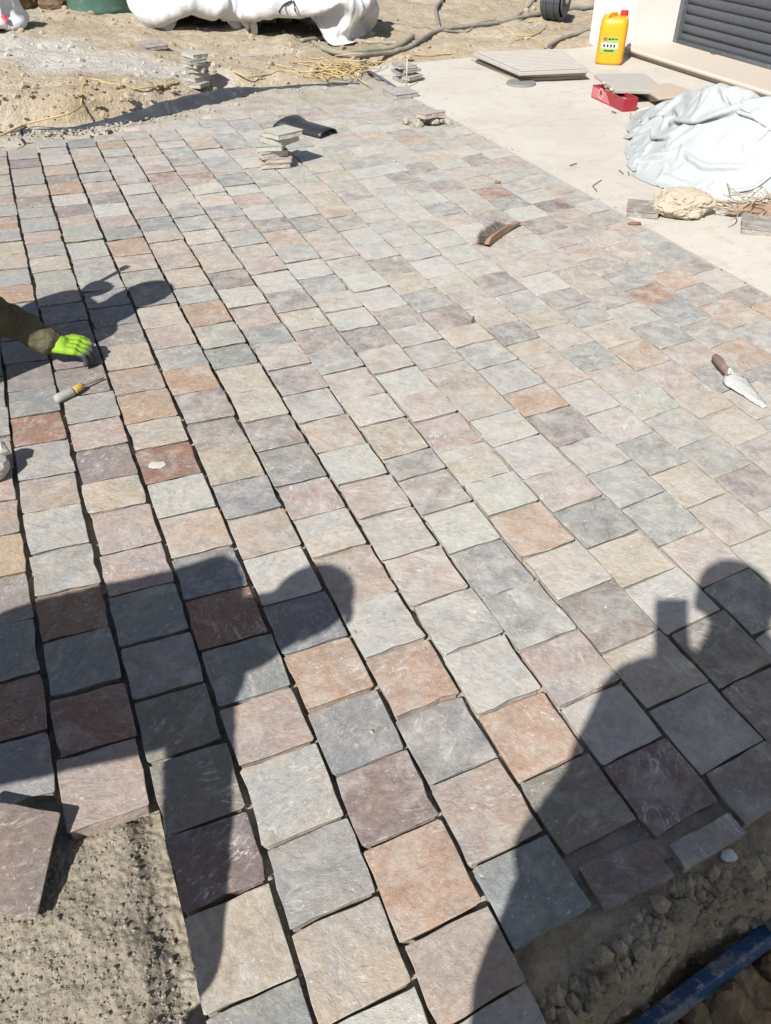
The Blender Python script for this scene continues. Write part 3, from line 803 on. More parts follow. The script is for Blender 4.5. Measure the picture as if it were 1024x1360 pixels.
for i in range(N + 1):
    t = i / N
    w = .046 * min(1, math.sqrt(max(0.02, t * 5))) * (1 if t < .3 else 1 - .78 * ((t - .3) / .7) ** 1.0)
    c = b0_ + dx * L_ * t
    row = []
    for k in range(7):
        s = -1 + 2 * k / 6
        zz = .012 * (1 - s * s) * (1 - t * .7) + .006 * fbm(t * 6, s * 2, 3, 1.5, 3)
        row.append(bm.verts.new(c + side * w * s + Vector((0, 0, max(zz, -.002)))))
    ring.append(row)
for i in range(N):
    for k in range(6): bm.faces.new((ring[i][k], ring[i][k + 1], ring[i + 1][k + 1], ring[i + 1][k]))
bmesh.ops.recalc_face_normals(bm, faces=bm.faces)
bmesh.ops.solidify(bm, geom=list(bm.faces), thickness=.003)
bmesh.ops.recalc_face_normals(bm, faces=bm.faces)
bobj('blade', bm, TM, tro, True)

# ---- screwdriver
scr = tag(empty('screwdriver', G(100, 520)), 'old screwdriver with grey handle and yellow collar on the paving', 'screwdriver')
g0, g1, g2, g3 = G(73, 531, .018), G(98, 519, .018), G(109, 512, .018), G(138, 502, .008)
bm = bmesh.new(); tube(bm, [g0 + (g1 - g0) * t for t in (0, .05, .2, .55, .85, 1)], [.009, .015, .017, .0155, .0165, .013], 10)
bobj('handle', bm, simple('grey_grip', (.25, .25, .24), (.36, .35, .32), 50, .8, .3, .4, .003), scr, True)
bm = bmesh.new(); tube(bm, [g1 + (g2 - g1) * t for t in (-.05, .1, .8, 1)], [.013, .0145, .014, .009], 10)
bobj('collar', bm, simple('yellow_collar', (.55, .36, .10), (.45, .28, .08), 40, .5, .4), scr, True)
bm = bmesh.new(); tube(bm, [g2, g2 + (g3 - g2) * .93, g3], [.0042, .0042, .002], 8)
bobj('shaft', bm, IRON, scr, True)

# ---- black ridge-tile piece
bt = tag(empty('black_tile', G(410, 180)), 'black curved plastic tile lying beside the stack on the paving', 'plastic tile')
BK = simple('black_plastic', (.018, .019, .021), (.03, .03, .031), 18, .42, .5, .15, .003, dirt=(.25, .24, .22), dirt_amt=.12, dirt_scale=30)
p0, p1 = G(379, 166), G(437, 181)
dx = (p1 - p0).normalized(); side = Vector((0, 0, 1)).cross(dx); L_ = (p1 - p0).length
bm = bmesh.new(); ring = []
for i in range(13):
    t = i / 12
    row = []
    for k in range(13):
        a_ = math.pi * (k / 12)
        rr_ = .085 * (1 - .12 * t) + (.03 * sstep(.35, 0, t))
        c = p0 + dx * L_ * t + dx * (.05 * math.sin(a_) * (1 - t))
        row.append(bm.verts.new(c + side * math.cos(a_) * rr_ * 1.05 + Vector((0, 0, .004 + math.sin(a_) ** .8 * rr_ * .55))))
    ring.append(row)
for i in range(12):
    for k in range(12): bm.faces.new((ring[i][k], ring[i][k + 1], ring[i + 1][k + 1], ring[i + 1][k]))
bmesh.ops.recalc_face_normals(bm, faces=bm.faces)
bmesh.ops.solidify(bm, geom=list(bm.faces), thickness=.007)
bobj('shell', bm, BK, bt, True)

# ---- stone bits and cement splash
WM = simple('cement_splash', (.5, .48, .44), (.38, .36, .32), 45, .95, .1, .6, .003)
def splash(px, py, rx, ry, seed, label):
    p = G(px, py, .0); bm = bmesh.new(); N = 18
    c = bm.verts.new(p + Vector((0, 0, .005))); rg_ = []
    for i in range(N):
        a_ = 6.283 * i / N; k = 1 + .5 * nz(math.cos(a_) * 1.6 + seed, math.sin(a_) * 1.6) + .12 * nz(a_ * 4, seed)
        rg_.append(bm.verts.new(p + Vector((math.cos(a_) * rx * k, math.sin(a_) * ry * k, .0015))))
    for i in range(N): bm.faces.new((c, rg_[i], rg_[(i + 1) % N]))
    tag(bobj('cement_splash', bm, WM, None, True), label, 'cement splash')
splash(208, 618, .034, .02, 3, 'oval white cement splash on an orange paving stone')
bobj_ = bobj('stone_chip', rock_bm(G(968, 1136, -.018), .018, 9, (1, .8, .5), 2, .4, .1), simple('white_chip', (.5, .5, .5), (.42, .42, .42)))
tag(bobj_, 'small white stone chip on the sand below the cut slab', 'stone chip')
bobj_ = bobj('brick_chip', rock_bm(G(843, 297, .008), .035, 21, (1, .35, .3), 2, .3), simple('brick_red', (.22, .10, .075), (.16, .08, .06)))
tag(bobj_, 'thin red brick chip at the edge of the pale terrace', 'brick chip')

# ---- flat slabs, drain cover
SLAB = simple('slab_concrete', (.41, .385, .35), (.34, .315, .28), 12, .85, .2, .4, .004, dirt=(.5, .46, .4), dirt_amt=.3)
SLAB2 = simple('slab_tan', (.44, .37, .29), (.36, .3, .23), 12, .85, .2, .4, .004)
def quad_slab(name, corners, th, mat, parent=None):
    bm = bmesh.new()
    t = [bm.verts.new(c) for c in corners]; l = [bm.verts.new(c - Vector((0, 0, th))) for c in corners]
    bm.faces.new(t); bm.faces.new(l[::-1])
    for i in range(4): bm.faces.new((t[(i + 1) % 4], t[i], l[i], l[(i + 1) % 4]))
    bmesh.ops.recalc_face_normals(bm, faces=bm.faces)
    bmesh.ops.bevel(bm, geom=list(bm.edges), offset=.003, segments=1, affect='EDGES')
    return bobj(name, bm, mat, parent)
# two ribbed paving slabs on a broken one, beside the drain cover
s_low = quad_slab('concrete_slab', [G(625, 76, .022), G(688, 105, .022), G(775, 101, .022), G(742, 70, .022)], .02, SLAB2)
tag(s_low, 'bottom tan slab of the low stack beside the round drain cover', 'slab', 'low slab stack')
s_mid = quad_slab('concrete_slab', [G(633, 72, .055), G(692, 98, .055), G(779, 95, .055), G(744, 68, .055)], .03, SLAB2)
tag(s_mid, 'middle slab of the low stack beside the round drain cover', 'slab', 'low slab stack')
top4 = [G(628, 70, .085), G(690, 96, .085), G(782, 92, .085), G(746, 66, .085)]
rib = tag(empty('ribbed_slab', top4[1] - Vector((0, 0, .026))), 'top ribbed grey slab of the low stack beside the round drain cover', 'slab', 'low slab stack')
quad_slab('plate', top4, .026, SLAB, rib)
for i in range(15):
    t0 = (i + .3) / 15; t1 = (i + .8) / 15
    f = lambda t, s: (top4[0] * (1 - t) + top4[1] * t) * (1 - s) + (top4[3] * (1 - t) + top4[2] * t) * s
    quad_slab('rib', [f(t0, .03) + Vector((0, 0, .011)), f(t1, .03) + Vector((0, 0, .011)), f(t1, .97) + Vector((0, 0, .011)), f(t0, .97) + Vector((0, 0, .011))], .0105, SLAB, rib)
bm = bmesh.new()
c = G(692, 111, .004)
bmesh.ops.create_cone(bm, cap_ends=True, segments=36, radius1=.115, radius2=.11, depth=.012, matrix=Matrix.Translation(c + Vector((0, 0, .006))))
dc = bobj('drain_cover', bm, simple('cast_iron', (.16, .16, .155), (.22, .21, .2), 40, .7, .4, .3, .003))
tag(dc, 'round grey drain cover on the terrace in front of slab stack', 'drain cover')

# ---- red tray, leaning slabs
RED = simple('red_plastic', (.30, .022, .03), (.24, .02, .028), 20, .4, .5, .1, .002, dirt=(.3, .25, .2), dirt_amt=.2)
PINK = simple('pink_print', (.52, .16, .17), (.45, .13, .14), 30, .5, .4)
tray = tag(empty('red_tray', G(808, 140)), 'long red printed box full of rubble under leaning slab', 'box')
bl, brr = G(785, 129), G(826, 149)
ax = (brr - bl); L_ = ax.length; ax.normalize(); ay = Vector((0, 0, 1)).cross(ax); 
M = Matrix.Translation(bl) @ Matrix((ax, ay, Vector((0, 0, 1)))).transposed().to_4x4()
hh = .085; dd = .11
bm = bmesh.new(); box(bm, M @ Matrix.Translation((L_ / 2, .004, 0)), L_, .008, hh, .002); bobj('front_panel', bm, RED, tray)
bm = bmesh.new(); box(bm, M @ Matrix.Translation((L_ / 2, dd, 0)), L_, .008, hh, .002); bobj('back_panel', bm, RED, tray)
for q, nm in ((.004, 'side_panel'), (L_ - .004, 'side_panel')):
    bm = bmesh.new(); box(bm, M @ Matrix.Translation((q, dd / 2, .001)), .008, dd - .012, hh - .003, .002); bobj(nm, bm, RED, tray)
bm = bmesh.new(); box(bm, M @ Matrix.Translation((L_ / 2, dd / 2, .002)), L_ - .02, dd - .014, .05); bobj('fill', bm, DIRT, tray)
# print: pale left part with slanted end, round emblem with a dark figure
bm = bmesh.new()
bm.faces.new([bm.verts.new(M @ Vector(p)) for p in ((.01, -.0012, .008), (L_ * .62, -.0012, .008), (L_ * .45, -.0012, hh - .01), (.01, -.0012, hh - .01))])
bobj('printed_panel', bm, PINK, tray)
INK = simple('black_ink', (.03, .025, .025), (.05, .04, .04)); WHT = simple('white_ink', (.6, .5, .48), (.55, .45, .44))
def ringf(c, r0, r1, n=24):
    bm = bmesh.new(); a_ = []; b_ = []
    for i in range(n):
        t = 6.283 * i / n
        a_.append(bm.verts.new(M @ Vector((c[0] + r0 * math.cos(t), c[1], c[2] + r0 * math.sin(t)))))
        b_.append(bm.verts.new(M @ Vector((c[0] + r1 * math.cos(t), c[1], c[2] + r1 * math.sin(t)))))
    for i in range(n): bm.faces.new((a_[i], a_[(i + 1) % n], b_[(i + 1) % n], b_[i]))
    return bm
bobj('emblem_ring', ringf((L_ * .3, -.002, .052), .028, .034), WHT, tray)
bm = bmesh.new()
for (x0, z0, x1, z1) in ((-.012, -.014, -.005, .016), (-.005, .009, .010, .016), (.006, -.002, .012, .010), (-.005, -.003, .010, .003)):
    bm.faces.new([bm.verts.new(M @ Vector((L_ * .3 + x, -.0025, .052 + z))) for x, z in ((x0, z0), (x1, z0), (x1, z1), (x0, z1))])
bobj('emblem_figure', bm, INK, tray)
for i in range(9):
    r_ = random.Random(70 + i)
    bobj('rubble_piece', rock_bm(M @ Vector((r_.uniform(.03, L_ * .6), r_.uniform(.02, dd - .02), r_.uniform(.06, .1))), r_.uniform(.015, .03), i + 40, (1, .8, .6), 1, .5), BW if i % 2 else SLAB2, tray)
# slab leaning on the tray, and thin tiles beneath
ln_ = quad_slab('concrete_slab', [G(789, 98, .11), G(818, 119, .11), G(888, 121, .07), G(856, 97, .06)], .025, SLAB)
tag(ln_, 'thin grey slab resting aslant on the red box', 'slab')
for i in range(4):
    z = .018 + .02 * i
    o = quad_slab('floor_tile', [G(838 + 3 * i, 116 - i, z), G(866 + 3 * i, 133 - i, z), G(925 + 2 * i, 128 - i, z), G(885 + 2 * i, 113 - i, z)], .016, SLAB2 if i % 2 else SLAB)
    tag(o, '%s tan floor tile of the pile between red box and white plastic sheet' % ('topmost' if i == 3 else ORD[i] + (' from bottom' if i else '')), 'tile', 'tile pile by the red box')

# ---- jerrycan
YEL = simple('yellow_plastic', (.72, .33, .012), (.66, .30, .01), 6, .38, .5, .08, .002)
can = tag(empty('jerrycan', G(812, 88)), 'yellow plastic jerrycan with red cap against the white wall', 'jerrycan')
cf, cr, cl_ = G(800, 88), G(829, 88), G(784, 86)
cc = G(809, 86)
RZ = math.atan2((G(829, 86) - G(797, 89)).y, (G(829, 86) - G(797, 89)).x)
CM = frame(cc + Vector((.02, .11, 0)), rz=RZ - .62)
cw, cd, ch = .225, .275, .335
bm = bmesh.new()
sec = []
prof = [(0, .90), (.012, .985), (.03, 1.0), (.25, 1.0), (.29, .985), (.315, .95), (.332, .88), (.338, .80)]
for z, k in prof:
    row = []
    for i in range(32):
        t = 6.28318 * i / 32; c_, s_ = math.cos(t), math.sin(t)
        e = .42
        x = math.copysign(abs(c_) ** e, c_) * cw / 2 * k; y = math.copysign(abs(s_) ** e, s_) * cd / 2 * k
        row.append(bm.verts.new(CM @ Vector((x, y, z))))
    sec.append(row)
for i in range(len(prof) - 1):
    for k in range(32): bm.faces.new((sec[i][k], sec[i][(k + 1) % 32], sec[i + 1][(k + 1) % 32], sec[i + 1][k]))
bm.faces.new(sec[0][::-1]); bm.faces.new(sec[-1])
bobj('body', bm, YEL, can, True)
bm = bmesh.new(); tube(bm, spline([CM @ Vector(p) for p in ((-.06, -.10, .325), (-.06, -.095, .35), (-.03, -.04, .358), (.0, .0, .356), (.01, .01, .33))], 5), .012, 8); bobj('grip', bm, YEL, can, True)
bm = bmesh.new(); bmesh.ops.create_cone(bm, cap_ends=True, segments=20, radius1=.032, radius2=.03, depth=.045, matrix=CM @ Matrix.Translation((.065, .06, .35)))
bobj('cap', bm, simple('red_cap', (.5, .03, .025), (.42, .02, .02), 20, .45, .4), can)
def decal(name, x0, x1, z0, z1, y, mat, side=0):
    bm = bmesh.new(); N = 6; a_ = []; b_ = []
    for i in range(N + 1):
        t = x0 + (x1 - x0) * i / N
        P = (lambda z: CM @ (Vector((t, -y, z)) if side == 0 else Vector((-y, -t, z))))
        a_.append(bm.verts.new(P(z0))); b_.append(bm.verts.new(P(z1)))
    for i in range(N): bm.faces.new((a_[i], a_[i + 1], b_[i + 1], b_[i]))
    return bobj(name, bm, mat, can)
LG = simple('label_green', (.20, .36, .06), (.3, .42, .12), 60, .5); LW = simple('label_white', (.62, .64, .6), (.5, .55, .5), 90, .5)
lx0, lx1, ly = -.085, .055, cd / 2 + .0015
decal('label', lx0, lx1, .09, .21, ly, LG)
decal('label_band', lx0 + .004, lx1 - .004, .125, .165, ly + .001, LW)
for i in range(4): decal('label_lettering', lx0 + .02 + .027 * i, lx0 + .036 + .027 * i, .133, .155, ly + .002, INK)
for i in range(3): decal('label_lettering', lx0 + .055 + .026 * i, lx0 + .076 + .026 * i, .187 + .002 * i, .198, ly + .002, INK)
decal('label_mark', lx0 + .014, lx0 + .045, .182, .205, ly + .002, simple('label_red', (.45, .08, .05)))
decal('label_lettering', lx0 + .03, lx1 - .03, .103, .113, ly + .002, INK)
# ---- white plastic sheet thrown over a pile
PLA = None
m, nt, b = new_mat('white_plastic_sheet', 0.32, 0.5)
pos = nd(nt, 'ShaderNodeNewGeometry').outputs['Position']
nt.links.new(mix(nt, tex_noise(nt, pos, 6, 5, .6), (.415, .435, .425), (.36, .38, .37)), b.inputs['Base Color'])
b.inputs['Transmission Weight'].default_value = 0.0
b.inputs['Subsurface Weight'].default_value = 0.15
b.inputs['Subsurface Radius'].default_value = (.02, .02, .02)
bump(nt, b, math_n(nt, 'ADD', tex_noise(nt, pos, 13, 5, .6, 2.2), math_n(nt, 'MULTIPLY', tex_noise(nt, pos, 34, 4, .6, 2.0), .3)), .35, .015)
PLA = m
basep = [UV(G(*p)) for p in ((836, 150), (829, 180), (830, 207), (842, 230), (876, 247), (922, 262), (965, 268), (1012, 273), (1120, 300), (1300, 350))]
ridge = [(842, 149, .03), (858, 142, .08), (885, 128, .23), (925, 112, .37), (958, 97, .48), (985, 104, .48), (1024, 114, .48), (1080, 140, .42), (1200, 180, .42), (1420, 250, .3)]
rid = [(*UV(G(*p)), p[2]) for p in ridge]
def sample(lst, t):
    x = t * (len(lst) - 1); i = min(int(x), len(lst) - 2); f = x - i
    p0 = lst[max(i - 1, 0)]; p1 = lst[i]; p2 = lst[i + 1]; p3 = lst[min(i + 2, len(lst) - 1)]
    return tuple(.5 * (2 * b_ + (c_ - a_) * f + (2 * a_ - 5 * b_ + 4 * c_ - d_) * f * f + (3 * b_ - a_ - 3 * c_ + d_) * f ** 3) for a_, b_, c_, d_ in zip(p0, p1, p2, p3))
def drape(P, hfun, slack=(1.15, 1.15), steps=120, iters=6, seed=1, kick=.012, fric=.5, stiff=.25, blur=3):
    "settle a sheet (array I x J x 3) with extra cloth over a height function: position based, with bending"
    P = P.copy(); I, J, _ = P.shape
    rs = np.random.RandomState(seed)
    def rest(A, di, dj):
        B = A[di:, dj:] if dj >= 0 else A[di:, :dj]
        C = A[:I - di, :J - dj] if dj >= 0 else A[:I - di, -dj:]
        return np.linalg.norm(B - C, axis=2)
    sx, sy = slack
    cons = []
    for di, dj, sc, k in ((1, 0, sx, 1.0), (0, 1, sy, 1.0), (1, 1, (sx + sy) / 2, .6), (1, -1, (sx + sy) / 2, .6), (2, 0, sx, stiff), (0, 2, sy, stiff)):
        cons.append((di, dj, rest(P, di, dj) * sc, k))
    # kicks: smooth random field so that wrinkles start irregularly
    N0 = rs.randn(I, J)
    for _ in range(blur):
        N0 = (N0 + np.roll(N0, 1, 0) + np.roll(N0, -1, 0) + np.roll(N0, 1, 1) + np.roll(N0, -1, 1)) / 5
    P[:, :, 2] += kick * N0 / N0.std()
    Q = P.copy()
    for st_ in range(steps):
        v = (P - Q) * .93
        Q = P.copy()
        P = P + v; P[:, :, 2] -= .0009
        for it in range(iters):
            for di, dj, r, k in cons:
                D = np.zeros_like(P); Wt = np.zeros((I, J, 1))
                if dj >= 0: b_, c_ = (slice(di, I), slice(dj, J)), (slice(0, I - di), slice(0, J - dj))
                else: b_, c_ = (slice(di, I), slice(0, J + dj)), (slice(0, I - di), slice(-dj, J))
                d = P[b_] - P[c_]; l = np.linalg.norm(d, axis=2) + 1e-9
                e = (l - r) / l
                if max(di, abs(dj)) == 2: e = np.minimum(e, 0) 
                m_ = (d * (e * k * .5)[:, :, None])
                D[b_] -= m_; D[c_] += m_; Wt[b_] += 1; Wt[c_] += 1
                P = P + D / np.maximum(Wt, 1) * 1.6
            h = hfun(P[:, :, 0], P[:, :, 1]) + .004
            hit = P[:, :, 2] < h
            P[:, :, 2] = np.where(hit, h, P[:, :, 2])
            fr = np.where(hit, fric, 0)[:, :, None]
            P[:, :, :2] = P[:, :, :2] * (1 - fr) + Q[:, :, :2] * fr
    return P
def grid_faces(I, J): return [(i * J + j, i * J + j + 1, (i + 1) * J + j + 1, (i + 1) * J + j) for i in range(I - 1) for j in range(J - 1)]
NS, NT = 150, 64
P0 = np.zeros((NS, NT, 3))
for i in range(NS):
    s = i / (NS - 1)
    bu_, bv_ = sample(basep, s); ru, rv, rz_ = sample(rid, s)
    fu, fv = ru + .6, rv + .12
    for j in range(NT):
        t = j / (NT - 1)
        if t < .68:
            q = t / .68
            u = bu_ + (ru - bu_) * q; v = bv_ + (rv - bv_) * q
            z = rz_ * (.45 * q + .55 * q ** 1.6)
        else:
            q = (t - .68) / .32
            u = ru + (fu - ru) * q; v = rv + (fv - rv) * q
            z = rz_ * (1 - q * q)
        P0[i, j] = (u, v, max(z, .004))
# what lies under it: a height map of the pile
GU, GV = np.linspace(2.6, 5.2, 131), np.linspace(1.0, 5.6, 231)
HM = np.zeros((131, 231))
for i in range(NS):
    for j in range(NT):
        a_ = int(round((P0[i, j, 0] - 2.6) / .02)); c_ = int(round((P0[i, j, 1] - 1.0) / .02))
        if 0 <= a_ < 131 and 0 <= c_ < 231: HM[a_, c_] = max(HM[a_, c_], P0[i, j, 2])
for _ in range(4):
    n_ = (HM + np.roll(HM, 1, 0) + np.roll(HM, -1, 0) + np.roll(HM, 1, 1) + np.roll(HM, -1, 1)) / 5
    HM = np.where(HM == 0, n_, .5 * HM + .5 * n_)
HM = np.maximum(HM * .97 - .012, 0)
def pile_h(u, v):
    a_ = np.clip((u - 2.6) / .02, 0, 129.99); c_ = np.clip((v - 1.0) / .02, 0, 229.99)
    i_, j_ = a_.astype(int), c_.astype(int); f, g = a_ - i_, c_ - j_
    return (HM[i_, j_] * (1 - f) + HM[i_ + 1, j_] * f) * (1 - g) + (HM[i_, j_ + 1] * (1 - f) + HM[i_ + 1, j_ + 1] * f) * g
PS = drape(P0, pile_h, (1.11, 1.15), 110, 5, 3, .02, .35, .2, 4)
def crease(p):
    x, y, z = p
    k = .010 * (1 - 2.4 * abs(nz(x * 4 + y * 2, y * 4, z * 5)))
    k *= min(1, z * 12)
    return W(x - k * .7, y - k * .3, z + k * .7)
V = [crease(PS[i, j]) for i in range(NS) for j in range(NT)]
o = obj('plastic_sheet', V, grid_faces(NS, NT), PLA, smooth=True)
o.modifiers.new('round', 'SUBSURF').render_levels = 1
so = o.modifiers.new('thickness', 'SOLIDIFY'); so.thickness = .0015
tag(o, 'crumpled white plastic sheet draped over a pile by the wall', 'plastic sheet')
# flap lying at the sheet's left foot
fl = [UV(G(*p)) for p in ((838, 186), (836, 204), (842, 219), (858, 229), (880, 236), (905, 236), (892, 215), (860, 190))]
bm = bmesh.new()
cu = sum(p[0] for p in fl) / 8; cv_ = sum(p[1] for p in fl) / 8
N = 40; rings = []
for r_ in range(8):
    k = r_ / 7
    row = []
    for i in range(N):
        p = sample(fl + [fl[0]], i / N)
        u = cu + (p[0] - cu) * k; v = cv_ + (p[1] - cv_) * k
        row.append(bm.verts.new(W(u, v, .012 + .055 * (1 - k * k) + .018 * fbm(u, v, 8, 14, 3) * (1.1 - k))))
    rings.append(row)
for r_ in range(7):
    for i in range(N):
        if r_ == 0: 
            bm.faces.new((rings[0][i], rings[1][i], rings[1][(i + 1) % N], rings[0][(i + 1) % N])); continue
        bm.faces.new((rings[r_][i], rings[r_ + 1][i], rings[r_ + 1][(i + 1) % N], rings[r_][(i + 1) % N]))
bmesh.ops.remove_doubles(bm, verts=bm.verts, dist=1e-5)
bmesh.ops.recalc_face_normals(bm, faces=bm.faces)
tag(bobj('plastic_scrap', bm, PLA, None, True), 'separate white plastic scrap at the left foot of the big sheet', 'plastic scrap')

# ---- crumpled paper sack, stones and straw on the terrace
PAP = simple('kraft_paper', (.43, .37, .29), (.36, .31, .24), 14, .9, .1, .5, .006, dirt=(.36, .29, .2), dirt_amt=.3)
c = G(906, 270, .055)
bm = bmesh.new(); bmesh.ops.create_icosphere(bm, subdivisions=5, radius=1)
for v in bm.verts:
    d = v.co.normalized()
    k = 1 + .16 * fbm(d.x, d.y, d.z + 3, 1.3, 3)
    cr = 1.25 * abs(nz(d.x * 2.6 + 1, d.y * 2.6, d.z * 2.6)) + .5 * abs(nz(d.x * 6, d.y * 6 + 3, d.z * 6))
    k -= .13 * (1 - min(1, cr * 3.2)) 
    k += .07 * (noise.voronoi(Vector((d.x * 3.1, d.y * 3.1, d.z * 3.1)))[0][0] - .4)
    zz = d.z * k * .075
    v.co = c + Vector((d.x * k * .15, d.y * k * .12, max(zz, -.05)))
tag(bobj('paper_sack', bm, PAP), 'crumpled tan paper sack in front of the white plastic sheet', 'paper sack')
loose_stone('loose_paving_stone', frame(G(853, 281, .002), rz=YAW + .5, rx=-.03), .19, .17, .03, 'V', 81, .5, 'grey mauve stone lying on the terrace beside the paper sack', 'paving stone')
loose_stone('loose_paving_stone', frame(G(1008, 304, .002), rz=YAW + .4, rx=.02), .2, .17, .032, 'D', 82, .7, 'grey stone lying on the terrace under tangled straw', 'paving stone')
STRAW = simple('straw', (.40, .33, .24), (.3, .24, .17), 40, .9, .1)
def tangle(name, c, n, spread, lmin, lmax, rad, mat, seed, zr=.04):
    bm = bmesh.new(); rr = random.Random(seed)
    for i in range(n):
        p = Vector((c.x + rr.gauss(0, spread), c.y + rr.gauss(0, spread * .6), c.z + abs(rr.gauss(0, zr)) + rad))
        a_ = rr.uniform(0, 6.28); L_ = rr.uniform(lmin, lmax); cv_ = rr.gauss(0, 5)
        pts = []
        for k in range(7):
            pts.append(p.copy()); a_ += cv_ * L_ / 6
            p = p + Vector((math.cos(a_), math.sin(a_), rr.gauss(0, .25))) * L_ / 6
            p.z = max(p.z, c.z + rad)
        tube(bm, pts, rad, 4)
    return bobj(name, bm, mat)
o = tangle('straw_tangle', G(1004, 283, .0), 46, .07, .08, .3, .003, STRAW, 5); tag(o, 'tangle of straw and string at the foot of white plastic sheet', 'straw', kind='stuff')
for i, (px, py, r_, sq) in enumerate(((995, 277, .055, (1.2, .7, .6)), (1018, 281, .06, (1, .8, .7)), (975, 283, .03, (1.4, .6, .4)))):
    o = bobj('bark_lump', rock_bm(G(px, py, .02), r_, 60 + i, sq, 2, .5), BW)
    tag(o, ['brown earthy lump among the straw by plastic sheet', 'larger brown root lump half covered by straw', 'small flat brown lump beside the straw tangle'][i], 'soil lump')
TWIG = simple('twig', (.20, .15, .10), (.13, .1, .07), 30, .9)
for pts, lab in ((((788, 248), (796, 241), (798, 239)), None), ):
    pass
def twig(pts, r_, label):
    bm = bmesh.new(); tube(bm, [G(x, y, r_ + .001) for x, y in pts], r_, 5); tag(bobj('twig', bm, TWIG), label, 'twig')
twig(((799, 239), (787, 247), (793, 254)), .003, 'V-shaped dry twig on the pale terrace')
twig(((822, 226), (826, 229), (828, 231)), .0035, 'short dark twig near the foot of the plastic scrap')
twig(((834, 228), (836, 233)), .003, 'tiny straight twig touching the plastic scrap side of terrace')
twig(((628, 425), (629, 420), (626, 428)), .003, 'small dark curled leaf stem on a paving joint')
twig(((757, 220), (762, 218), (766, 217)), .004, 'dark crooked twig alone on the pale terrace')
twig(((818, 150), (813, 148)), .006, 'dark splinter lying below the red box')
tag(bobj('pebble', rock_bm(G(661, 242, .006), .014, 33, (1.3, .7, .6), 2, .3), TWIG), 'dark pebble on the paving behind the brush', 'pebble')

# ---- black plastic membrane along the foot of the bank
MEM = simple('membrane', (.028, .032, .038), (.055, .06, .068), 7, .4, .5, .5, .015, dirt=(.33, .31, .27), dirt_amt=.3, dirt_scale=11)
bl_ = [G(*p) for p in ((15, 181), (50, 177), (100, 174), (150, 167), (200, 159), (250, 149), (310, 135), (350, 124), (400, 119), (478, 114))]
wd = [.04, .03, .03, .05, .08, .11, .10, .045, .035, .02]
hg = [.02, .015, .015, .03, .055, .075, .065, .025, .02, .015]
NS = 150; NT = 12; V = []
for i in range(NS + 1):
    t = i / NS
    c = sample([tuple(p) for p in bl_], t); x = t * 9; k = min(int(x), 8); f = x - k
    w_ = wd[k] + (wd[k + 1] - wd[k]) * f; h_ = hg[k] + (hg[k + 1] - hg[k]) * f
    for j in range(NT + 1):
        s = j / NT
        off = w_ * s
        z = .006 + h_ * math.sin(s * math.pi * .62) + .014 * fbm(t * 9, s * 1.2, 4, 1, 3) * (s + .2) * (h_ / .06)
        P = Vector((c[0], c[1], 0)) + W(-.02, 1, 0).normalized() * (off + .012 * nz(t * 25, s * 2))
        V.append(Vector((P.x, P.y, z)))
n = NT + 1
F = [(i * n + j, (i + 1) * n + j, (i + 1) * n + j + 1, i * n + j + 1) for i in range(NS) for j in range(NT)]
o = obj('membrane_strip', V, F, MEM, smooth=True)
sm_ = o.modifiers.new('thickness', 'SOLIDIFY'); sm_.thickness = .003
tag(o, 'dark plastic membrane strip folded along the foot of the soil bank', 'plastic strip')

# ---- clods and stones on the soil
rr = random.Random(21)
CLOD = DIRT
bm_all = bmesh.new()
for i in range(1700):
    px, py = rr.uniform(-60, 800), rr.uniform(-25, 175)
    if i > 900: px, py = (rr.uniform(-40, 480), rr.gauss(130, 25)) if i % 2 else (rr.uniform(-40, 520), rr.uniform(-10, 120))
    p = GT(px, py); u, v = UV(p)
    if v < vb(u) + .06 or (u > 5 and v < 7.3): continue
    r_ = min(.04, .004 + rr.expovariate(1 / .0075))
    t = rock_bm(p + Vector((0, 0, r_ * .25)), r_, i, (1, rr.uniform(.7, 1), .75), 1, .4)
    me = bpy.data.meshes.new('t'); t.to_mesh(me); t.free(); bm_all.from_mesh(me); bpy.data.meshes.remove(me)
o = bobj('soil_clods', bm_all, DIRT); tag(o, 'loose soil clods strewn over the bank', 'soil clods', kind='stuff')
bm_all = bmesh.new()
# crumbs of sand along the strip
for i in range(420):
    t = rr.random(); c = sample([tuple(p) for p in bl_], t)
    p = Vector((c[0], c[1], .008)) - W(0, 1, 0) * rr.uniform(-.02, .12) + Vector((rr.gauss(0, .02), 0, 0))
    r_ = min(.02, .003 + rr.expovariate(1 / .004))
    tt = rock_bm(p, r_, i + 3000, (1, .9, .8), 1, .35)
    me = bpy.data.meshes.new('t'); tt.to_mesh(me); tt.free(); bm_all.from_mesh(me); bpy.data.meshes.remove(me)
o = bobj('sand_crumbs', bm_all, SAND); tag(o, 'crumbs of grey sand along the black membrane strip', 'sand crumbs', kind='stuff')
loose_stone('loose_paving_stone', frame(GT(205, 66) + Vector((0, 0, .01)), rz=.2, rx=.12), .2, .12, .03, 'V', 91, .5, 'dark flat stone alone on the soil beside the spilled cement', 'paving stone')
loose_stone('loose_paving_stone', frame(GT(335, 77) + Vector((0, 0, .005)), rz=-.3, rx=.08), .2, .1, .025, 'T', 92, .5, 'thin tan stone half sunk in soil before the white bags', 'paving stone')

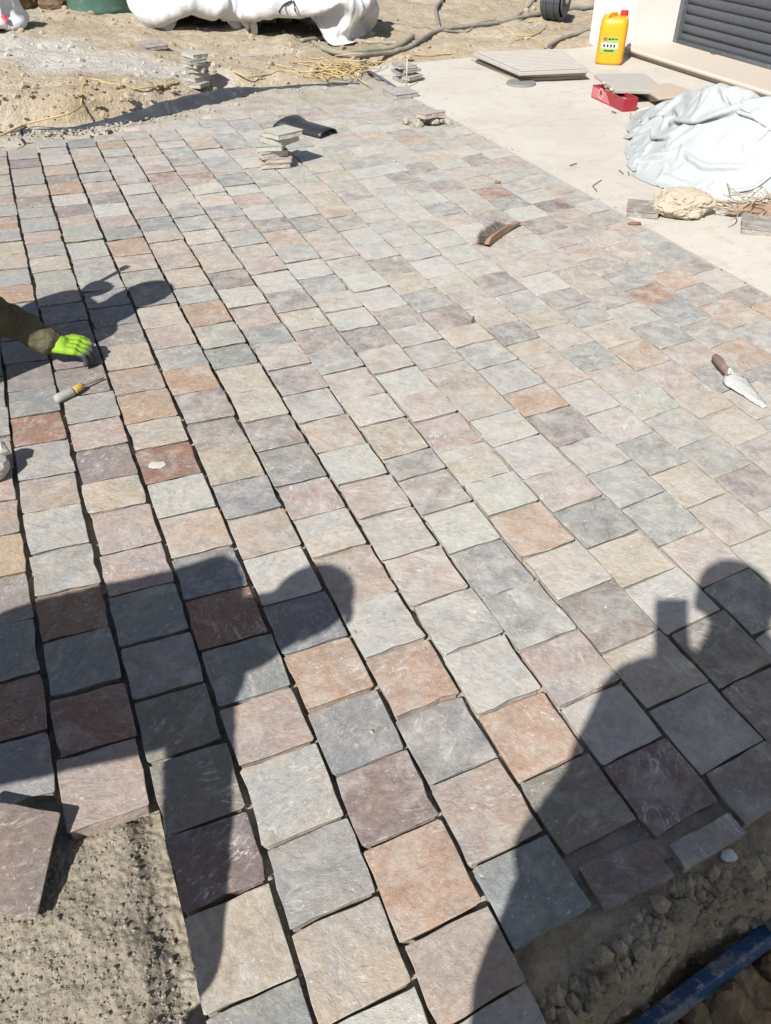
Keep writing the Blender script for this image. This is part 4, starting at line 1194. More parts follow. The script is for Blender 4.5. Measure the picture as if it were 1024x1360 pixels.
# ---- yellow cord, hoses
def cable(name, pix, rad, mat, label, cat, lift=0.0, seg=8, n=8):
    pts = []
    for q in pix:
        p = GT(q[0], q[1]) if len(q) == 2 else G(*q)
        pts.append(p + Vector((0, 0, rad + lift)))
    sp_ = spline(pts, n)
    sp2 = []
    for p in sp_:
        u, v = UV(p); gz = max(0, ground_z(u, v))
        sp2.append(Vector((p.x, p.y, max(p.z, gz + rad * .6))))
    bm = bmesh.new(); tube(bm, sp2, rad, seg)
    return tag(bobj(name, bm, mat, None, True), label, cat)
CORD = simple('yellow_cord', (.47, .35, .17), (.38, .28, .13), 40, .8, .2)
HOSE = simple('grey_hose', (.17, .16, .14), (.25, .23, .2), 12, .6, .3, .2, .003, dirt=(.42, .36, .28), dirt_amt=.5, dirt_scale=12)
GHOSE = simple('green_hose', (.20, .19, .13), (.27, .25, .18), 12, .6, .3, .2, .003, dirt=(.42, .36, .28), dirt_amt=.5, dirt_scale=12)
cable('cord', ((-30, 192, .05), (5, 180, .06), (35, 166), (75, 156), (100, 148), (120, 132), (145, 124), (190, 118), (238, 111)), .0055, CORD, 'yellow cord running up the soil bank from the paving', 'cord')
cable('cord', ((310, 96), (330, 103), (355, 100), (380, 96), (400, 101), (420, 104), (445, 98), (462, 92)), .006, CORD, 'yellow cord lying in curves before the second white bag', 'cord')
o = tangle('cord_tangle', GT(448, 97), 34, .1, .25, .5, .0045, CORD, 7, .03); tag(o, 'heap of tangled yellow cord near the terrace corner', 'cord', kind='stuff')
cable('hose', ((440, 72), (470, 77), (520, 73), (542, 66), (556, 58), (572, 48), (586, 42), (620, 38), (660, 33), (700, 24), (730, 20), (790, 12)), .02, HOSE, 'thick grey hose snaking across the soil behind the terrace', 'hose')
cable('hose', ((600, -14), (586, 4), (579, 14), (581, 28), (583, 40)), .018, HOSE, 'thick grey hose joining the snaking hose from behind', 'hose')
cable('cable', ((495, 28), (520, 31), (550, 37), (583, 41), (608, 44), (624, 42), (634, 33), (655, 28), (680, 26), (700, 12), (714, -4)), .011, HOSE, 'thin dark cable crossing the thick hose', 'cable')
cable('hose', ((400, 57), (430, 53), (462, 55), (490, 59), (528, 60)), .018, GHOSE, 'greenish hose lying in front of the second white bag', 'hose')
cable('hose', ((416, 60), (432, 69), (462, 75), (500, 70), (530, 64), (548, 52)), .022, GHOSE, 'greenish hose curving along the terrace corner', 'hose')
cable('cable', ((724, 66), (744, 54), (765, 48), (785, 42)), .016, HOSE, 'short dark cable behind the slab stack by the house', 'cable')
cable('cord', ((664, 32), (672, 42), (690, 48), (712, 46), (724, 36), (722, 28), (700, 30)), .006, CORD, 'yellow cord loop on soil in front of the hose reel', 'cord')
cable('cord', ((662, 52), (678, 58), (700, 50), (722, 60), (735, 62)), .005, CORD, 'thin yellow cord behind the slab stack', 'cord')
cable('cord', ((533, 82, .004), (538, 77, .004), (552, 74), (575, 73), (600, 72)), .005, CORD, 'thin yellow cord along the far terrace border', 'cord')
bm = bmesh.new(); tube(bm, [G(484, 92, .012), G(500, 101, .012), G(515, 110, .012), G(528, 119, .012)], .014, 6)
tag(bobj('edge_bar', bm, MET, None, True), 'dark bar lying along the terrace edge at the far corner', 'bar')

# ---- hose coil on a reel
reel = tag(empty('hose_reel', GT(736, 28)), 'coil of dark hose on a reel beside the house corner', 'hose reel')
rc = BASE[reel.name] + Vector((0, .05, .17))
axd = Vector((.86, -.5, 0)).normalized()
sd = Vector((0, 0, 1)); fd = axd.cross(sd)
for k in range(7):
    bm = bmesh.new()
    tube(bm, [rc + axd * (-.08 + .027 * k) + (sd * math.sin(6.283 * i / 30) + fd * math.cos(6.283 * i / 30)) * (.152 + .006 * math.sin(k * 2.1)) for i in range(31)], .0155, 8, False)
    bobj('coil', bm, simple('dark_hose', (.05, .052, .058), (.08, .08, .085), 20, .5, .4) if k == 0 else bpy.data.materials['dark_hose'], reel, True)
for q in (-.11, .11):
    bm = bmesh.new()
    bmesh.ops.create_cone(bm, cap_ends=True, segments=32, radius1=.125, radius2=.125, depth=.012, matrix=Matrix.Translation(rc + axd * q) @ axd.to_track_quat('Z', 'Y').to_matrix().to_4x4())
    bobj('flange', bm, MET, reel)
bm = bmesh.new(); tube(bm, [rc - axd * .14, rc + axd * .14], .03, 10); bobj('hub', bm, HOSE, reel, True)

# ---- big woven bags
m, nt, b = new_mat('woven_bag', 0.7, 0.3)
pos = nd(nt, 'ShaderNodeNewGeometry').outputs['Position']
cb = mix(nt, tex_noise(nt, pos, 5, 5, .6), (.60, .60, .61), (.52, .52, .53))
cb = mix(nt, math_n(nt, 'MULTIPLY', ramp(nt, tex_noise(nt, pos, 4, 6, .7), [(.55, (0, 0, 0)), (.75, (1, 1, 1))]), .5), cb, (.52, .45, .36))
nt.links.new(cb, b.inputs['Base Color'])
wv = nd(nt, 'ShaderNodeTexWave'); wv.inputs['Scale'].default_value = 90; nt.links.new(pos, wv.inputs['Vector'])
bump(nt, b, math_n(nt, 'ADD', tex_noise(nt, pos, 11, 5, .6, 1.8), math_n(nt, 'MULTIPLY', wv.outputs['Fac'], .05)), .4, .02)
BAG = m
def bag(label, c, rx, ry, h, seed, tilt=0.0, rz=0.0, pins=()):
    "half-filled woven bag: cloth settled over a slumped heap of content"
    e = tag(empty('builders_bag', c), label, 'bag', 'builders bags on the soil')
    N = 84
    ex = 1.0 + h * .75
    g = np.linspace(-1, 1, N)
    X, Y = np.meshgrid(g, g, indexing='ij')
    def heap(x, y):
        r4 = (np.abs(x / rx) ** 3.2 + np.abs(y / ry) ** 3.2)
        lump = .13 * np.sin(x * 6 + seed) * np.cos(y * 5 + seed * 2) + .10 * np.sin(x * 13 + y * 9 + seed)
        return np.where(r4 < 1.35, np.clip(1.15 - r4 ** 1.4 * .8, 0, 1) * h * (1 + lump), 0)
    k = np.maximum(np.abs(X), np.abs(Y)) + 1e-6; rr_ = np.hypot(X, Y) + 1e-6
    qx, qy = X * (k / rr_ * .5 + .5), Y * (k / rr_ * .5 + .5)
    A = np.stack([qx * rx * 1.28, qy * ry * 1.28, heap(qx * rx * 1.28, qy * ry * 1.28) + .02], 2)
    A[:, :, 2] *= .98
    A = drape(A, heap, (1.23, 1.23), 80, 4, int(seed * 10), .03, .2, .1, 3)
    cr, sr = math.cos(rz), math.sin(rz)
    V = []
    for i in range(N):
        for j in range(N):
            x, y, z = A[i, j]
            rg1 = 1 - 2.4 * abs(nz(x * 3.6 + seed, y * 3.6, z * 3)); rg2 = 1 - 2.4 * abs(nz(x * 8, y * 8 + seed, z * 6)); rg3 = 1 - 2.4 * abs(nz(x * 17, y * 17, z * 12 + seed))
            dd_ = (.05 * rg1 + .03 * rg2 + .012 * rg3) * min(1, z * 6)
            rl_ = math.hypot(x, y) + .05
            x += dd_ * x / rl_; y += dd_ * y / rl_; z += dd_ * .4
            V.append(c + Vector((cr * x - sr * y + tilt * z, sr * x + cr * y, z)))
    o = obj('sack', V, grid_faces(N, N), BAG, e, smooth=True)
    o.modifiers.new('round', 'SUBSURF').render_levels = 1
    return e
c1 = GT(258, 38) + Vector((0, .42, -.02)); b1 = bag('slumped white builders bag standing beside the green barrel', c1 - Vector((.04, 0, 0)), .46, .40, .66, 1.3, .05, .35)
c2 = GT(408, 52) + Vector((0, .36, -.02)); b2 = bag('white builders bag with dark strap and red print', c2, .46, .38, .70, 5.2, -.03, -.35)
c3 = GT(-14, 44) + Vector((0, .15, 0)); b3 = bag('small white sack with red print at the end of soil bank', c3, .2, .17, .34, 8.1)
STRAP = simple('dark_strap', (.035, .035, .04), (.06, .06, .065), 30, .7)
def on_bag(e, px, py):
    "point on the bag surface under a photo pixel"
    dg = bpy.context.evaluated_depsgraph_get()
    sk = e.children[0]
    o_ = Vector((0, 0, H)); d = (G(px, py, 0) - o_).normalized()
    mw = Matrix.Translation(BASE[sk.name])
    ok, loc, nrm, i = sk.ray_cast(mw.inverted() @ o_, d)
    return (mw @ loc - d * .012, d) if ok else (None, d)
def strap(e, pix, w_, name='strap', mat=STRAP):
    pts = [on_bag(e, *p)[0] for p in pix]; pts = [p for p in pts if p is not None]
    if len(pts) < 2: return
    bm = bmesh.new(); tube(bm, spline(pts, 5), w_, 6); bobj(name, bm, mat, e, True)
strap(b2, [(388, 1), (378, 6), (371, 16), (369, 28), (374, 38), (388, 45)], .009)
strap(b2, [(390, 1), (392, 14), (393, 26)], .007)
strap(b2, [(388, 26), (393, 28), (398, 29)], .014, 'buckle')
REDINK = simple('red_ink', (.5, .05, .05), (.55, .12, .1))
def glyph(e, strokes, x, y, s, mat=REDINK, w_=.006):
    for st in strokes:
        pts = [on_bag(e, x + a_ * s, y - b_ * s)[0] for a_, b_ in st]
        pts = [p for p in pts if p is not None]
        if len(pts) < 2: continue
        bm = bmesh.new(); tube(bm, pts, w_, 5); bobj('lettering', bm, mat, e, True)
Cc = [[(.9, .8), (.5, 1), (.1, .7), (.1, .3), (.5, 0), (.9, .2)]]
Oo = [[(.5, .7), (.15, .5), (.15, .2), (.5, 0), (.85, .2), (.85, .5), (.5, .7)]]
Nn = [[(.15, 0), (.15, .7)], [(.15, .5), (.5, .7), (.8, .5), (.8, 0)]]
for i, gl in enumerate((Cc, Oo, Nn)): glyph(b2, gl, 354 + i * 7, 40 - i * .6, 6)
strap(b3, [(3, 20), (10, 30)], .02, 'red_print', REDINK)

# ---- green barrel, brown boulders behind
GRN = simple('green_plastic', (.055, .13, .10), (.075, .16, .125), 9, .5, .4, .15, .004, dirt=(.4, .36, .3), dirt_amt=.3, dirt_scale=14)
bc = GT(127, 20) + Vector((0, .33, -.02))
bar = tag(empty('barrel', bc), 'large dark green plastic barrel behind the soil', 'barrel')
bm = bmesh.new()
prof = [(0, .30), (.02, .335), (.06, .345), (.2, .355), (.22, .37), (.25, .37), (.27, .357), (.5, .36), (.52, .374), (.55, .374), (.57, .36), (.78, .35), (.84, .33), (.87, .3)]
sec = [[bm.verts.new(bc + Vector((r_ * math.cos(6.283 * i / 40), r_ * math.sin(6.283 * i / 40), z))) for i in range(40)] for z, r_ in prof]
for i in range(len(prof) - 1):
    for k in range(40): bm.faces.new((sec[i][k], sec[i][(k + 1) % 40], sec[i + 1][(k + 1) % 40], sec[i + 1][k]))
bm.faces.new(sec[0][::-1]); bobj('drum', bm, GRN, bar, True)
bm = bmesh.new(); bmesh.ops.create_cone(bm, cap_ends=True, segments=40, radius1=.31, radius2=.29, depth=.03, matrix=Matrix.Translation(bc + Vector((0, 0, .878)))); bobj('lid', bm, GRN, bar)
BRN = earth_material('brown_rock', pal(120, 98, 78), pal(150, 126, 104), pal(170, 150, 128), 5, .8, .03)
for i, (px, py, r_) in enumerate(((12, 12, .22), (45, 2, .20), (68, 14, .12), (-40, 0, .28))):
    tag(bobj('boulder', rock_bm(GT(px, py) + Vector((0, .1, r_ * .4)), r_, 80 + i, (1.2, 1, .8), 3, .35, .12), BRN),
        ['brown boulder behind the small white sack', 'rounded brown boulder between sack and green barrel', 'small dark stone at the foot of the green barrel', 'brown boulder beyond the small white sack'][i], 'boulder')
# dry brush behind
o = tangle('dry_brush', GT(62, 6) + Vector((0, .3, 0)), 120, .16, .15, .4, .003, TWIG, 31, .12); tag(o, 'dry dark brushwood behind boulders beside green barrel', 'brushwood', kind='stuff')

# ---- trench: blue pole and stones
pole = tag(empty('blue_bar', G(950, 1290, -.16)), 'scuffed blue painted metal bar lying in the trench', 'bar')
m, nt, b = new_mat('blue_paint', .5, .5)
pos = nd(nt, 'ShaderNodeNewGeometry').outputs['Position']
c_ = mix(nt, ramp(nt, tex_noise(nt, pos, 9, 6, .75), [(.5, (0, 0, 0)), (.56, (1, 1, 1))]), (.026, .07, .16), (.17, .172, .18))
c_ = mix(nt, ramp(nt, tex_noise(nt, pos, 22, 6, .8), [(.58, (0, 0, 0)), (.64, (1, 1, 1))]), c_, (.36, .36, .37))
nt.links.new(c_, b.inputs['Base Color'])
bump(nt, b, tex_noise(nt, pos, 30, 5, .7), .3, .004)
pa_, pb_ = G(845, 1375, -.16), G(1040, 1226, -.15)
dp = (pb_ - pa_).normalized()
sx_ = dp.cross(Vector((0, 0, 1))).normalized(); sz_ = sx_.cross(dp)
BM_ = Matrix.Translation((pa_ + pb_) / 2) @ Matrix((dp, sx_, sz_)).transposed().to_4x4() @ Matrix.Rotation(.35, 4, 'X')
bm = bmesh.new(); box(bm, BM_ @ Matrix.Translation((.15, 0, 0)), 1.7, .03, .036, .004, False); bobj('bar', bm, m, pole)
bm = bmesh.new(); box(bm, BM_ @ Matrix.Translation((-.72, 0, 0)), .03, .034, .04, .003, False); bobj('end_cap', bm, MET, pole)
ROCK = earth_material('trench_stone', pal(170, 140, 104), pal(196, 168, 130), pal(212, 188, 152), 14, .8, .012)
rocks = [(985, 1305, .045, 'round tan stone in the trench right below the blue bar'), (965, 1345, .055, 'broad tan stone at the lower trench edge under the bar'), (1015, 1330, .04, 'tan stone beside the round stone in the trench'),
         (925, 1352, .035, 'small tan stone wedged against the blue bar'), (1030, 1285, .035, 'brown stone up against the far part of the bar'), (1000, 1375, .05, 'large tan stone deep in the trench'), (895, 1385, .04, 'stone in the trench under the bar end')]
for i, (px, py, r_, lab) in enumerate(rocks):
    tag(bobj('trench_stone', rock_bm(G(px, py, -.19), r_, 120 + i, (1.1, .95, .8), 3, .55, .35), ROCK), lab, 'stone', 'stones in the trench')
o = bobj('mortar_lump', rock_bm(G(1025, 1205, -.13), .045, 140, (1.3, .8, .4), 4, .9), simple('grey_mortar', (.22, .22, .21), (.16, .16, .155), 60, .95, .1, .9, .01))
tag(o, 'grey crumbly mortar lump behind the blue bar in the trench', 'mortar lump')

rr = random.Random(77); bm_all = bmesh.new()
def add_rock(bm_, c, r_, sd, sq=(1, 1, .8), amp=.4):
    t_ = rock_bm(c, r_, sd, sq, 1, amp); me_ = bpy.data.meshes.new('t'); t_.to_mesh(me_); t_.free(); bm_.from_mesh(me_); bpy.data.meshes.remove(me_)
for i in range(900):
    u = rr.uniform(.4, 1.3); v = edge_v(u) - abs(rr.gauss(.02, .05))
    add_rock(bm_all, W(u, v, edge_z(u, v) + .001), min(.022, .0025 + rr.expovariate(1 / .0042)), i)
tag(bobj('sand_clods', bm_all, DSAND), 'crumbling damp sand clods along the near trench edge', 'sand clods', kind='stuff')
bm_all = bmesh.new()
for i in range(2400):
    u = rr.uniform(-.6, -.1); v = rr.uniform(.35, 1.03)
    add_rock(bm_all, W(u, v, pit_z(u, v) + .001), min(.007, .0012 + rr.expovariate(1 / .0011)), i)
tag(bobj('sand_grains', bm_all, PSAND), 'loose crumbs on the raw sand bed', 'sand crumbs', kind='stuff')
bm_all = bmesh.new()
for i in range(620):
    if i % 3 == 0: u, v = 2.76 + rr.gauss(.0, .03), rr.uniform(1.2, 6.8)
    elif i % 3 == 1: u, v = rr.uniform(2.8, 5.0), rr.uniform(2, 6.9)
    else: u, v = rr.uniform(.2, 2.7), rr.uniform(.8, 5.9)
    add_rock(bm_all, W(u, v, .003), min(.007, .0012 + rr.expovariate(1 / .0011)), i, (1.2, 1, .55), .6)
tag(bobj('mortar_crumbs', bm_all, SAND), 'small mortar crumbs strewn over paving and terrace', 'mortar crumbs', kind='stuff')

# grit lodged in the open joints
bm_all = bmesh.new()
for i in range(1300):
    k = rr.choice([-1, 0, 1, 1, 2, 2, 3, 3, 4, 5, 6, 7]); v = rr.uniform(.35, 4.2) if k > -1 else rr.uniform(1.2, 4)
    u = line_u(k, v) + rr.gauss(0, .0025)
    add_rock(bm_all, W(u, v, bed_z(u, v) + rr.uniform(.0, .016)), min(.006, .0015 + rr.expovariate(1 / .0016)), i, (1, 1, .8), .6)
tag(bobj('joint_grit', bm_all, SAND), 'sand grit and chips lodged in the open joints', 'grit', kind='stuff')
# ------------------------------------------------------------------ people
def capsule(bm, p0, p1, r0, r1, seg=14):
    p0, p1 = Vector(p0), Vector(p1)
    d = p1 - p0; L_ = max(d.length, 1e-4); d = d / L_
    pts, rad = [], []
    for a_ in (-80, -60, -35, -12): pts.append(p0 + d * r0 * math.sin(R(a_))); rad.append(r0 * math.cos(R(a_)))
    for t in (.15, .5, .85): pts.append(p0 + d * L_ * t); rad.append(r0 + (r1 - r0) * t)
    for a_ in (12, 35, 60, 80): pts.append(p1 + d * r1 * math.sin(R(a_))); rad.append(r1 * math.cos(R(a_)))
    tube(bm, pts, rad, seg)
def fused(name, caps, mat, parent, voxel=.014, smooth=6, folds=0.0):
    bm = bmesh.new()
    for c in caps: capsule(bm, *c)
    o = bobj(name, bm, mat, parent, True)
    r_ = o.modifiers.new('fuse', 'REMESH'); r_.mode = 'VOXEL'; r_.voxel_size = voxel; r_.use_smooth_shade = True
    s_ = o.modifiers.new('soften', 'SMOOTH'); s_.iterations = smooth; s_.factor = .5
    if folds:
        tx = bpy.data.textures.new(name + '_folds', 'CLOUDS'); tx.noise_scale = .055; tx.noise_depth = 3
        dm = o.modifiers.new('folds', 'DISPLACE'); dm.texture = tx; dm.strength = folds; dm.mid_level = .5; dm.texture_coords = 'GLOBAL'
    return o
def hand_caps(wr, knuck, normal, curl, scale=1.0, thumb_side=1):
    "capsules of a hand: palm, four unequal bent fingers, thumb leaving the side of the palm"
    wr, knuck = Vector(wr), Vector(knuck)
    d = (knuck - wr).normalized(); n = Vector(normal).normalized()
    s = d.cross(n).normalized() * thumb_side; n = s.cross(d).normalized() * thumb_side
    if n.dot(Vector(normal)) < 0: n = -n
    caps = []
    for k, off in enumerate((.037, .0125, -.0125, -.036)):
        caps.append((wr + s * off * .6, knuck + s * off, .016 * scale, .0145 * scale))
    L_ = [.044, .05, .046, .036]
    for k, off in enumerate((.037, .0125, -.0125, -.036)):
        p = knuck + s * off; a_ = curl[k] * .35; l = L_[k] * scale
        r_ = .0115 * scale if k < 3 else .010 * scale
        for j in range(3):
            dd = d * math.cos(a_) - n * math.sin(a_)
            q = p + dd * l * (1, .72, .52)[j]
            caps.append((p, q, r_ * (1, .93, .86)[j], r_ * (.95, .88, .8)[j]))
            p = q; a_ += curl[k] * (.62, .45, .3)[j]
    b = wr + (knuck - wr) * .28 + s * .026
    t1 = b + (d * .6 + s * .75 - n * .2).normalized() * .042 * scale; t2 = t1 + (d * .9 + s * .25 - n * .35).normalized() * .034 * scale; t3 = t2 + (d * .9 - s * .1 - n * .5).normalized() * .024 * scale
    caps += [(b, t1, .016 * scale, .0135 * scale), (t1, t2, .013 * scale, .012 * scale), (t2, t3, .0115 * scale, .010 * scale)]
    return caps
SKIN = simple('skin', (.38, .22, .15), (.34, .19, .13), 40, .55, .4, .2, .002)
def head_caps(h, face, r_=.093):
    f = Vector(face).normalized(); up = Vector((0, 0, 1)); up = (up - f * up.dot(f)).normalized(); s = f.cross(up)
    c = [(h + up * .025 - f * .02, h + up * .02 + f * .015, r_, r_ * .95), (h - up * .03 + f * .02, h - up * .075 + f * .05, .07, .042)]
    c += [(h + f * .09 - up * .0, h + f * .112 - up * .03, .010, .014)]                          # nose
    c += [(h + s * q * .088 + up * .02, h + s * q * .09 - up * .02, .014, .011) for q in (1, -1)]   # ears
    c += [(h + f * .085 - up * .058 - s * .02, h + f * .085 - up * .058 + s * .02, .010, .010)]   # lips
    return c, f, up, s
def add_head_details(par, h, face, hair_mat, cap=False):
    _, f, up, s = head_caps(h, face)
    for q in (1, -1):
        bm = bmesh.new(); bmesh.ops.create_icosphere(bm, subdivisions=2, radius=.012, matrix=Matrix.Translation(h + f * .088 + s * q * .032 + up * .012))
        bobj('eye', bm, simple('eye_dark', (.05, .035, .03), (.08, .06, .05), 50, .2, .5) if 'eye_dark' not in bpy.data.materials else bpy.data.materials['eye_dark'], par, True)
    caps = [(h + up * .035 - f * .03, h + up * .03 + f * .01, .094, .09)]
    if not cap: caps.append((h - f * .045 + up * .03, h - f * .05 - up * .03, .088, .07))
    fused('cap' if cap else 'hair', caps, hair_mat, par, .012, 3)
    if cap:
        bm = bmesh.new(); b0 = h + f * .085 + up * .055
        vs = []
        for i in range(11):
            a_ = R(-75 + 15 * i); vs.append((b0 + s * math.sin(a_) * .078 + f * (math.cos(a_) * .085 - .02) - up * (.012 + .01 * abs(math.sin(a_)))))
        ce = [b0 + s * (-.07 + .014 * i) - f * .02 for i in range(11)]
        A_ = [bm.verts.new(v) for v in vs]; B_ = [bm.verts.new(v) for v in ce]
        for i in range(10): bm.faces.new((B_[i], B_[i + 1], A_[i + 1], A_[i]))
        bmesh.ops.solidify(bm, geom=list(bm.faces), thickness=.004)
        bobj('cap_peak', bm, hair_mat, par, True)
def dress(par, P, sleeve, jacket, trousers, hands, face, hair, cap=False, folds=.0, voxel=.015, jr=1.0, rings=False):
    "P: joints. Body is one fused mesh; clothing, gloves and hair are its children"
    body = []
    hc, f, up, s = head_caps(P['head'], face)
    body += hc
    body.append((P['neck'], P['head'] - Vector((0, 0, .03)), .062, .06))
    body.append((P['shL'], P['shR'], .06, .06)); body.append((P['neck'], P['pelvis'], .1, .12))
    for q in 'LR':
        body += [(P['sh' + q], P['el' + q], .045, .038), (P['el' + q], P['wr' + q], .037, .026), (P['pelvis'], P['kn' + q], .075, .052), (P['kn' + q], P['an' + q], .048, .034)]
    for h in hands: body += h
    fused('body', body, SKIN, par, .011, 3)
    j = [(P['shL'], P['shR'], .078 * jr, .078 * jr)]
    hw = (P['shR'] - P['shL']).normalized() * .11 * jr
    for k in (-1, 0, 1):
        j.append((P['neck'] * .75 + P['pelvis'] * .25 + hw * k, P['pelvis'] + hw * k * .85, .105 * jr, .112 * jr))
    j.append((P['neck'] - Vector((0, 0, .01)), P['neck'] * .8 + P['pelvis'] * .2, .068, .1))
    for q in 'LR':
        e = P['el' + q] + (P['wr' + q] - P['el' + q]) * .98
        j += [(P['sh' + q], P['el' + q], sleeve[0], sleeve[1]), (P['el' + q], e, sleeve[1], sleeve[2])]
    if rings:
        rk = random.Random(3)
        for q in 'LR':
            a_, b_ = P['el' + q], P['wr' + q]; ax_ = (b_ - a_).normalized()
            for i in range(9):
                t = .04 + .11 * i; r_ = sleeve[1] + (sleeve[2] - sleeve[1]) * t
                tl_ = (ax_ + Vector((rk.gauss(0, .5), rk.gauss(0, .5), rk.gauss(0, .5)))).normalized() * .005
                c_ = a_ + (b_ - a_) * t + Vector((rk.gauss(0, .004), rk.gauss(0, .004), rk.gauss(0, .004)))
                j.append((c_ - tl_, c_ + tl_, r_ * 1.05, r_ * 1.05))
    fused('jacket', j, jacket, par, voxel, 3 if rings else 5, folds)
    t = [(P['pelvis'] + hw * .8, P['pelvis'] - hw * .8, .118, .118)]
    for q, k in (('L', -1), ('R', 1)):
        t += [(P['pelvis'] + hw * .75 * k, P['kn' + q], .098, .074), (P['kn' + q], P['an' + q], .074, .062)]
    fused('trousers', t, trousers, par, .016, 5)
    for q in 'LR':
        a_ = P['an' + q]; d = P['toe' + q] - a_
        fused('boot', [(a_ - Vector((0, 0, .01)), a_ - Vector((0, 0, .03)), .05, .052), (a_ + Vector((0, 0, -.035)), P['toe' + q], .046, .036)], bpy.data.materials['black_plastic'], par, .012, 3)
    add_head_details(par, P['head'], face, hair, cap)

OLIVE = simple('olive_jacket', (.074, .073, .045), (.115, .095, .06), 7, .9, .1, .9, .02)
NAVY = simple('dark_cloth', (.03, .035, .05), (.045, .05, .065), 12, .9, .1, .4, .004)
GREYC = simple('grey_cloth', (.12, .12, .125), (.09, .09, .095), 12, .9, .1, .4, .004)
HAIR = simple('dark_hair', (.02, .016, .013), (.035, .027, .02), 80, .7, .3)
m, nt, b = new_mat('work_glove', .75, .3)
gi = nd(nt, 'ShaderNodeNewGeometry')
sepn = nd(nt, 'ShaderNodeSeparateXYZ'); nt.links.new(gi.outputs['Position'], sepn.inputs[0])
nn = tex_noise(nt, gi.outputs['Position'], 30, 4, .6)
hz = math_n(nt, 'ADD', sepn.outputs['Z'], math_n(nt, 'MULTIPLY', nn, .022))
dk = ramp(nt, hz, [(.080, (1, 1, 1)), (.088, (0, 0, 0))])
gl_c = mix(nt, tex_noise(nt, gi.outputs['Position'], 60, 4, .7), (.25, .43, .02), (.17, .31, .02))
gl_c = mix(nt, ramp(nt, tex_noise(nt, gi.outputs['Position'], 34, 6, .75), [(.5, (0, 0, 0)), (.68, (1, 1, 1))]), gl_c, (.13, .18, .05))
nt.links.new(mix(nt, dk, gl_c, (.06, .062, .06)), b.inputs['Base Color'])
bump(nt, b, tex_noise(nt, gi.outputs['Position'], 220, 3, .6), .3, .002)
GLOVE = m

# worker kneeling just outside the left border, one gloved hand on the paving
wk = tag(empty('person', Vector((-1.75, 2.25, 0))), 'kneeling worker in olive jacket pressing a green gloved hand on a stone', 'person')
P = dict(head=SH(186, 394, .85), neck=SH(150, 412, .74))
P['pelvis'] = Vector((-1.80, 2.14, .42))
P['shR'] = Vector((-1.47, 2.36, .66)); P['shL'] = Vector((-1.68, 2.50, .70))
P['elR'] = G(-66, 386, .28); P['wrR'] = G(74, 458, .088)
P['elL'] = SH(48, 411, .50); P['wrL'] = SH(108, 394, .60)
P['knR'] = Vector((-1.56, 2.02, .07)); P['knL'] = Vector((-1.95, 2.42, .36)); P['anR'] = Vector((-1.98, 1.88, .08)); P['anL'] = Vector((-1.95, 2.38, .07))
P['toeR'] = Vector((-2.1, 1.84, .03)); P['toeL'] = Vector((-1.84, 2.45, .03))
kn = G(101, 459, .085)
hr = hand_caps(P['wrR'], kn, (0, -.15, 1), (1.5, 1.55, 1.5, 1.45), 1.0, -1)
tl0, tl1 = SH(108, 389, .60), SH(165, 357, .72)
hl = hand_caps(P['wrL'], P['wrL'] + (tl1 - tl0).normalized() * .075, (0.2, 0, 1), (2.3, 2.3, 2.3, 2.3), 1.0, 1)
hand_small = lambda w_, d, n: hand_caps(w_, w_ + d.normalized() * .07, n, (1.2, 1.2, 1.2, 1.2), .85, 1)
dress(wk, P, (.085, .076, .040), OLIVE, NAVY, [], (.9, .25, -.5), HAIR, False, .02, .007, .9, True)
fused('glove', [tuple([c[0], c[1], c[2] * 1.0, c[3] * 1.0]) for c in hr] + [(P['wrR'] + (P['wrR'] - kn) * .3, P['wrR'] + (kn - P['wrR']) * .25, .036, .034)], GLOVE, wk, .003, 2)
fused('glove', [tuple([c[0], c[1], c[2] * 1.12, c[3] * 1.12]) for c in hl] + [(P['wrL'] + (P['elL'] - P['wrL']).normalized() * .03, P['wrL'], .036, .034)], GLOVE, wk, .006, 4)
# hammer in the other hand
ham = tag(empty('hammer', tl0), 'short mason hammer held up by the kneeling worker', 'hammer')
bm = bmesh.new(); tube(bm, [tl0 - (tl1 - tl0).normalized() * .04, tl1], .013, 10); bobj('handle', bm, BW, ham, True)
bm = bmesh.new(); q_ = (tl1 - tl0).normalized().to_track_quat('Z', 'Y').to_matrix().to_4x4()
box(bm, Matrix.Translation(tl1) @ q_, .034, .09, .034, .005, False); bobj('hammer_head', bm, IRON, ham)

# photographer behind the camera
ph = tag(empty('person', Vector((.1, -.3, -.1))), 'photographer standing at the near trench edge holding up a phone', 'person')
P = dict(head=SH(974, 800, 1.60), neck=SH(985, 880, 1.45))
P['pelvis'] = SH(840, 1350, .93)
P['shL'] = SH(850, 1010, 1.36); P['shR'] = SH(1130, 1060, 1.36)
P['elL'] = SH(718, 1125, 1.12); P['wrL'] = SH(866, 905, 1.345)
BK_ = Vector((0, -.768, .64)) * .075
P['wrL'] += BK_; P['elL'] += BK_ * .5
P['elR'] = SH(1130, 1300, 1.06); P['wrR'] = SH(1090, 1500, .86)
P['knL'] = Vector((-.08, -.40, .46)); P['knR'] = Vector((.14, -.42, .46)); P['anL'] = Vector((-.09, -.46, -.03)); P['anR'] = Vector((.15, -.48, -.03))
P['toeL'] = Vector((-.12, -.32, -.085)); P['toeR'] = Vector((.19, -.34, -.085))
ch_ = SH(884, 838, 1.455) + BK_
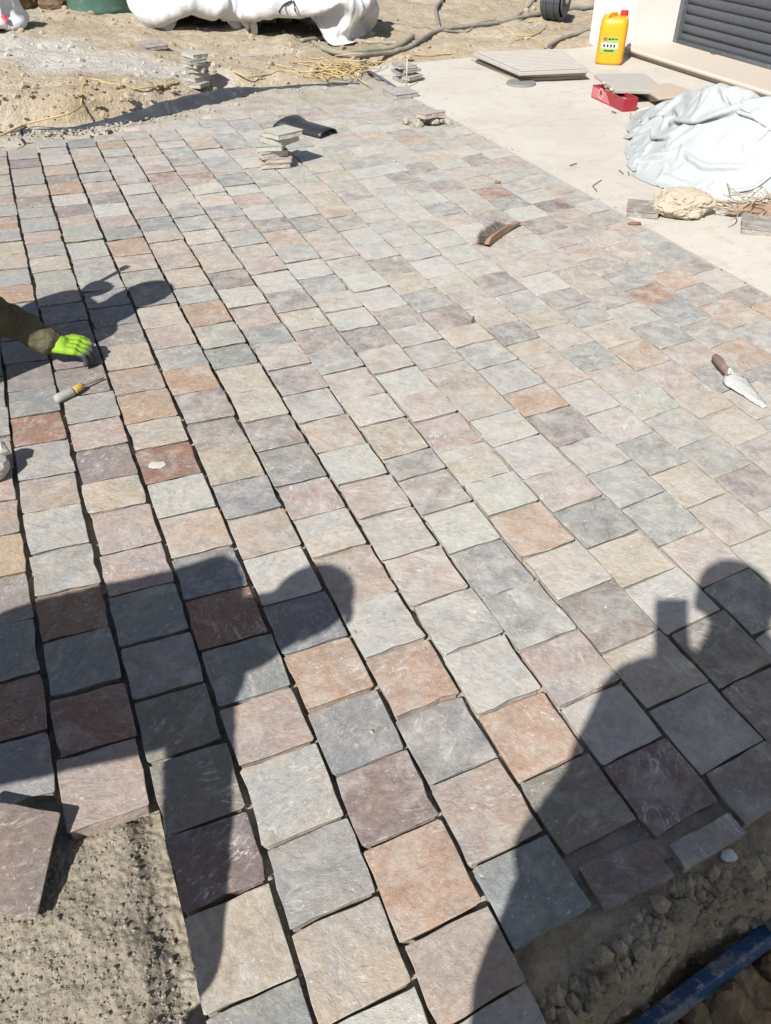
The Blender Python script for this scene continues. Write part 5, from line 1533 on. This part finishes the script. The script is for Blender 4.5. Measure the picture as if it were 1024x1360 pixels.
h1 = hand_caps(P['wrL'], P['wrL'] + (ch_ - P['wrL']).normalized() * .075, (0, .6, .8), (2.0, 2.0, 2.0, 2.0), .8, 1)
h2 = hand_small(P['wrR'], Vector((0, .2, -1)), (1, 0, 0))
dress(ph, P, (.068, .066, .046), GREYC, NAVY, [h1, h2], (0, 1, -.3), HAIR, False, .012, .015, 1.28)
phone = tag(empty('phone', cam.matrix_world.translation), 'dark mobile phone held upright by the photographer', 'phone')
bx_ = cam.matrix_world.to_3x3()
bm = bmesh.new()
box(bm, cam.matrix_world @ Matrix.Translation((-.004, -.045, .016)), .084, .165, .009, .003, False); bobj('phone_body', bm, bpy.data.materials['black_plastic'], phone)
bm = bmesh.new(); box(bm, cam.matrix_world @ Matrix.Translation((-.004, -.045, .0212)), .078, .157, .001, 0, False); bobj('screen', bm, simple('screen_glass', (.02, .02, .022), (.03, .03, .03), 10, .15, .5), phone)

# second worker bending over, left of the camera
w2 = tag(empty('person', Vector((-1.2, .3, -.1))), 'capped man bending forward with arm hanging, left of the photographer', 'person')
P = dict(head=SH(402, 808, 1.22), neck=SH(338, 838, 1.15))
P['pelvis'] = SH(-10, 915, .90)
P['shR'] = SH(268, 905, 1.02); P['shL'] = SH(272, 775, 1.14)
P['elR'] = SH(262, 1110, .74); P['wrR'] = SH(256, 1290, .53)
P['elL'] = SH(90, 815, .98); P['wrL'] = SH(-60, 860, .80)
P['knR'] = Vector((-1.30, .22, .46)); P['knL'] = Vector((-1.36, .52, .46)); P['anR'] = Vector((-1.36, .18, -.03)); P['anL'] = Vector((-1.42, .52, -.03))
P['toeR'] = Vector((-1.21, .18, -.085)); P['toeL'] = Vector((-1.27, .52, -.085))
h1 = hand_small(P['wrR'], P['wrR'] - P['elR'], (1, 0, .3)); h2 = hand_small(P['wrL'], P['wrL'] - P['elL'], (0, 1, 0))
dress(w2, P, (.07, .062, .046), NAVY, GREYC, [h1, h2], (.85, .25, -.5), GREYC, True, .012, .015, 1.05)
